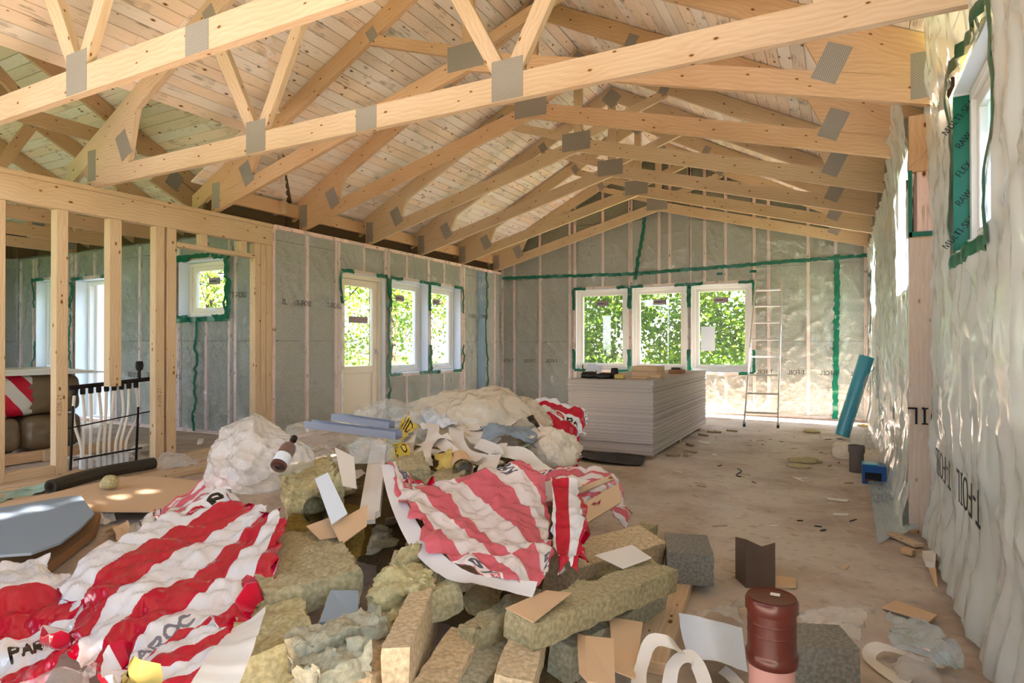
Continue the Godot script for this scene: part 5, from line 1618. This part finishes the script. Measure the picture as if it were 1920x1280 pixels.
	put("label", lathe_mesh([[.0408, .02], [.0408, .075]]), M["paper_blue"], bo)
	put("cap", lathe_mesh([[0, .185], [.017, .185], [.017, .212], [0, .212]]), M["black_plastic"], bo)

func heap_y(x: float, z: float) -> float:
	# height of the loose fill, a long mound that rises away from the eye
	var zc := -(x * -.46793) + -z * .88377
	var xc := x * .88377 + -z * .46793
	var h := .0
	var ys := [[1.2, .10], [1.7, .10], [2.2, .14], [2.8, .20], [3.4, .30], [4.2, .44], [4.7, .46], [5.2, .25], [5.6, .0]]
	for k in ys.size() - 1:
		if zc >= ys[k][0] and zc < ys[k + 1][0]: h = lerpf(ys[k][1], ys[k + 1][1], (zc - ys[k][0]) / (ys[k + 1][0] - ys[k][0]))
	var l := -1.25 + .12 * (zc - 2.0)
	var r := .22 + .13 * (zc - 1.8)
	return h * smoothstep(l - .35, l + .15, xc) * smoothstep(r + .18, r - .28, xc)

# ---------------------------------------------------------------- things on the floor
func floor_things() -> void:
	# plank, stone blocks, sheet metal, drain pipe
	var f := frame3(V(-0.653, 0.046, -2.09), V(-0.519, 0.046, -2.104), V(-0.735, 0.046, -2.935), .045)
	var pl := put("pine_plank", box_mesh(V(f[1].z, .045, f[1].x), .003), M["pine"])
	pl.transform = Transform3D(Basis(-f[0].basis.z, f[0].basis.y, f[0].basis.x), f[0].origin)
	tag(pl, "short pine plank on the floor, its far end under the grey block", "plank")
	f = frame3(V(-0.695, 0.186, -2.817), V(-0.499, 0.186, -2.873), V(-0.797, 0.186, -3.098), .14)
	var b := put("stone_block", batt_mesh(f[1], 600, .002), M["stone"])
	b.transform = f[0]
	tag(b, "dark grey lightweight block resting on the end of the plank", "block")
	f = frame3(V(-0.136, 0.17, -2.166), V(0.056, 0.17, -2.237), V(-0.134, 0.17, -2.348), .168)
	b = put("stone_block", batt_mesh(f[1], 601, .002), M["stone"])
	b.transform = f[0]
	tag(b, "grey lightweight block on the floor behind the brown pipe cap", "block")
	var s := base("bent_sheet_metal", V(-0.386, 0, -3.048))
	tag(s, "brown bent metal sheet standing upright on the floor", "metal sheet")
	var o3: Vector3 = V(-0.386, 0, -3.048)
	var pa: Vector3 = V(-0.447, 0, -3.149) - o3
	var pc: Vector3 = V(-0.264, 0, -3.092) - o3
	put("side", slab_mesh([pa, Vector3.ZERO, V(0, .225, 0), pa + V(0, .20, 0)], .003), M["brown_steel"], s)
	put("face", slab_mesh([Vector3.ZERO, pc, pc + V(0, .215, 0), pc * .55 + V(0, .195, 0), V(0, .225, 0)], .003), M["brown_steel"], s)
	var dp := base("drain_pipe", V(-0.154, 0, -1.701))
	tag(dp, "pinkish drain pipe stub with a dark brown socket and cap", "pipe")
	put("pipe", lathe_mesh([[0, 0], [.055, 0], [.055, .345], [0, .345]], 36), M["pink_pipe"], dp)
	put("socket", lathe_mesh([[.056, .325], [.062, .325], [.063, .335], [.063, .35], [.0585, .356], [.0585, .452], [.0635, .458], [.0635, .482], [.060, .488]], 36), M["brown_pipe"], dp)
	put("cap", lathe_mesh([[.060, .488], [.058, .491], [.054, .487], [0, .486]], 36), M["brown_pipe"], dp)
	for y in [.40, .428]: put("groove_ring", lathe_mesh([[.0585, y], [.0595, y + .002], [.0585, y + .004]], 36), M["brown_pipe"], dp)
	bx("sticker", V(-.005, .4875, -.03), V(.018, .4885, -.012), M["paper"], dp, 0.0)
	sheet("white_card", "white card lying on the plank beside the brown pipe cap", "card", [[V(-0.526, 0.14, -2.305), V(-0.406, 0.16, -2.257), V(-0.305, 0.13, -2.324)], [V(-0.495, 0.1, -2.219), V(-0.384, 0.13, -2.183), V(-0.287, 0.09, -2.243)], [V(-0.454, 0.08, -2.116), V(-0.352, 0.1, -2.094), V(-0.267, 0.06, -2.15)]], 24, 20, .006, 3.0, 610, "paper_blue")
	ribbon("white ribbon looped over the near end of the plank", [V(-0.526, 0.1, -1.786), V(-0.542, 0.13, -1.865), V(-0.522, 0.2, -1.923), V(-0.458, 0.2, -1.937), V(-0.443, 0.13, -2.04)], .05, 611, "paper", "ribbons by the plank")
	ribbon("white ribbon folded in a peak in front of the white card", [V(-0.456, 0.08, -1.862), V(-0.455, 0.14, -1.925), V(-0.415, 0.16, -1.964), V(-0.38, 0.13, -1.951), V(-0.348, 0.09, -1.9)], .045, 612, "paper", "ribbons by the plank")
	ribbon("short white ribbon below the white card", [V(-0.349, 0.05, -2.15), V(-0.313, 0.04, -2.131), V(-0.259, 0.03, -2.067)], .04, 613, "paper", "ribbons by the plank")
	sheet("clear_bag", "flat clear bag with small print behind the brown pipe cap", "bag", [[V(-0.515, 0.05, -2.58), V(-0.459, 0.08, -2.67), V(-0.363, 0.07, -2.768)], [V(-0.484, 0.05, -2.551), V(-0.42, 0.08, -2.562), V(-0.324, 0.05, -2.592)]], 24, 18, .025, 5.0, 614, "film_clear")
	sheet("clear_film", "crinkled clear film on the floor behind the grey block", "film", [[V(-0.161, 0.05, -2.75), V(-0.027, 0.08, -2.781), V(0.127, 0.05, -2.943)], [V(-0.136, 0.05, -2.654), V(-0.007, 0.07, -2.636), V(0.063, 0.05, -2.634)]], 40, 20, .03, 5.0, 615, "film_clear")
	sheet("clear_film", "shiny clear film at the foot of the right wall", "film", [[V(0.183, 0.04, -2.93), V(0.27, 0.05, -2.896), V(0.323, 0.1, -2.722)], [V(0.167, 0.04, -2.621), V(0.256, 0.05, -2.58), V(0.324, 0.12, -2.399)]], 40, 26, .02, 4.0, 616, "film_floor")
	panel("cardboard_piece", "flat brown cardboard piece by the right wall", "cardboard", [V(0.156, 0.012, -3.065), V(0.214, 0.012, -3.177), V(0.349, 0.03, -3.038), V(0.311, 0.03, -2.946)], .005, "card")
	panel("cardboard_piece", "brown cardboard scrap leaning behind the bent metal sheet", "cardboard", [V(-0.267, 0.004, -3.107), V(-0.178, 0.012, -3.131), V(-0.19, 0.012, -3.257), V(-0.274, 0.004, -3.268)], .004, "card")
	ribbon("looped beige ribbon on the floor by the right wall", [V(0.195, 0.01, -2.411), V(0.093, 0.02, -2.519), V(0.12, 0.05, -2.572), V(0.211, 0.03, -2.601), V(0.309, 0.03, -2.57), V(0.319, 0.06, -2.59), V(0.254, 0.05, -2.635)], .045, 617, "paper", "")
	var cb := put("clear_bag", lump_mesh(V(.055, .035, .05), .4, 14.0, 618, 34), M["film_clear"])
	cb.position = V(0.223, 0.03, -2.474)
	tag(cb, "small crumpled clear bag inside the looped ribbon", "bag")
	panel("paper_scrap", "beige paper strip at the foot of the right wall", "paper scrap", [V(0.391, 0.01, -3.749), V(0.429, 0.02, -3.807), V(0.38, 0.06, -3.288), V(0.375, 0.05, -3.328)], .002, "card")
	# litter on the slab
	for q in [[[V(-0.091, 0.006, -5.093), V(0.061, 0.006, -5.102), V(0.04, 0.006, -5.022), V(-0.076, 0.006, -5.03)], "white paper rectangle lying alone on the slab"], [[V(-0.041, 0.006, -4.647), V(0.056, 0.006, -4.684), V(0.049, 0.006, -4.622), V(-0.041, 0.006, -4.589)], "narrow white paper strip on the slab"], [[V(-0.369, 0.006, -5.753), V(-0.194, 0.006, -5.752), V(-0.292, 0.006, -5.7), V(-0.238, 0.006, -5.549)], "white V-shaped paper scrap on the slab"], [[V(-1.469, 0.006, -7.418), V(-1.302, 0.006, -7.329), V(-1.297, 0.006, -7.203), V(-1.426, 0.006, -7.263)], "thin white ring of paper beside the stack"], [[V(-1.159, 0.006, -6.583), V(-1.1, 0.006, -6.579), V(-1.099, 0.006, -6.511), V(-1.138, 0.006, -6.491)], "tiny white paper scrap beside the stack"]]:
		panel("paper_scrap", q[1], "paper scrap", q[0], .002, "paper")
	var yf := [[V(-0.245, 0, -6.582), .07, "yellow crumpled film scrap on the slab"], [V(-0.366, 0, -6.255), .05, "pale yellow film scrap beside the crumpled one"], [V(-0.358, 0, -8.799), .06, "yellow flat scrap near the ladder"], [V(0.327, 0, -9.742), .06, "yellow packet under the turquoise roll"]]
	for k in yf.size():
		var p: Vector3 = yf[k][0]
		var o := put("film_scrap", lump_mesh(V(yf[k][1] * 1.6, yf[k][1] * .35, yf[k][1]), .5, 9.0, 620 + k, 26), M["wool_yellow" if k != 3 else "yellow"])
		o.position = p + V(0, yf[k][1] * .2, 0)
		tag(o, yf[k][2], "scrap")
	tag(put("bent_wire", tube_mesh([V(-0.812, 0.01, -5.879), V(-0.759, 0.02, -5.72), V(-0.785, 0.01, -5.585), V(-0.743, 0.01, -5.534)], .006, 6, 14), M["black_plastic"]), "short black bent cable on the slab", "cable")
	var chips := RandomNumberGenerator.new()
	chips.seed = 9
	for k in 70:
		var p := V(chips.randf_range(-1.35, .15), .003, chips.randf_range(-8.9, -2.6))
		var an := chips.randf() * TAU
		var L := chips.randf_range(.012, .05)
		var o := bar("floor_chip", p - V(cos(an), 0, sin(an)) * L, p + V(cos(an), 0, sin(an)) * L, chips.randf_range(.006, .018), .005, M[["card_dark", "card", "paper", "iron", "pine_grey"][chips.randi() % 5]], null, Vector3.UP, .001)
		tag(o, "small chip or splinter lying on the bare slab", "chip", "chips on the slab")
	# timbers, card and board on the left
	for q in [[-5.60, -1.6, -4.75, .05, "pine"], [-5.48, -1.5, -4.85, .05, "pine_pale"], [-5.36, -1.7, -4.7, .05, "pine"], [-5.24, -1.5, -4.8, .05, "pine_warm"], [-5.12, -1.6, -4.6, .05, "pine"], [-5.0, -1.5, -4.5, .05, "pine_pale"]]:
		tag(bx("long_batten", V(q[0] - .05, .002, q[2]), V(q[0] + .045, .047, q[1]), M[q[4]]), "long pine batten lying beside others on the floor along the partition", "batten", "battens along the partition")
	var dr := put("dark_roll", tube_mesh([V(-5.018, 0.105, -2.382), V(-5.177, 0.11, -2.814), V(-5.225, 0.105, -3.267)], .05, 16, 12), M["grey_floor_roll"])
	tag(dr, "dark roll of sheeting lying on the battens", "roll")
	sheet("green_sheet", "pale green film end beside the dark roll", "film", [[V(-5.418, 0.06, -2.147), V(-5.336, 0.1, -2.374), V(-5.096, 0.15, -2.489)], [V(-5.03, 0.055, -1.994), V(-5.126, 0.06, -2.248), V(-5.06, 0.1, -2.384)]], 24, 12, .02, 4.0, 630, "green_film")
	sheet("clear_film", "torn clear film at the end of the dark roll", "film", [[V(-5.408, 0.1, -3.367), V(-5.487, 0.14, -3.592), V(-5.246, 0.08, -3.693)], [V(-5.127, 0.06, -3.262), V(-5.086, 0.08, -3.378), V(-5.131, 0.06, -3.638)]], 24, 14, .02, 5.0, 631, "white_bag")
	var wl := put("wool_tuft", lump_mesh(V(.055, .045, .05), .3, 12.0, 632, 30), M["wool_yellow"])
	wl.position = V(-4.654, 0.13, -2.584)
	tag(wl, "small lump of wool on the cardboard sheet", "wool tuft")
	panel("cardboard_sheet", "large flat cardboard sheet over the battens", "cardboard", [V(-4.873, 0.075, -1.96), V(-4.934, 0.1, -2.839), V(-4.722, 0.09, -3.004), V(-4.108, 0.09, -3.075), V(-3.671, 0.085, -2.438), V(-4.114, 0.085, -2.204)], .006, "card")
	panel("plaster_offcut", "large blue-grey plasterboard offcut with a broken edge on the left", "offcut", [V(-4.421, 0.16, -1.727), V(-4.359, 0.16, -2.159), V(-4.308, 0.16, -2.218), V(-3.776, 0.16, -2.017), V(-3.539, 0.16, -1.817), V(-3.381, 0.16, -1.651), V(-3.328, 0.16, -1.502), V(-3.486, 0.16, -1.362)], .013, "blue_board")
	panel("cardboard_sheet", "brown cardboard under the blue-grey offcut", "cardboard", [V(-4.3, 0.06, -1.68), V(-4.039, 0.09, -2.195), V(-3.786, 0.07, -2.028), V(-3.364, 0.06, -1.563), V(-3.55, 0.06, -1.387)], .05, "card_dark")
	var spots := [V(-4.006, 0, -2.057), V(-4.041, 0, -2.147), V(-4.078, 0, -2.242), V(-4.117, 0, -2.342), V(-3.736, 0, -2.2), V(-3.764, 0, -2.294), V(-3.794, 0, -2.393), V(-3.825, 0, -2.497), V(-3.466, 0, -2.343)]
	for k in 9:
		var p: Vector3 = spots[k]
		var o := put("paper_scrap", sheet_mesh([[p + V(-.1, .02, 0), p + V(0, .09, .02), p + V(.09, .03, .05)], [p + V(-.08, .02, .1), p + V(.02, .07, .12), p + V(.1, .02, .13)]], 12, 10, .02, 7.0, 640 + k), M[["paper", "card", "white_bag"][k % 3]])
		tag(o, "crumpled scrap between the blue-grey offcut and the striped wrapping", "scrap", "scraps under the wrappings")
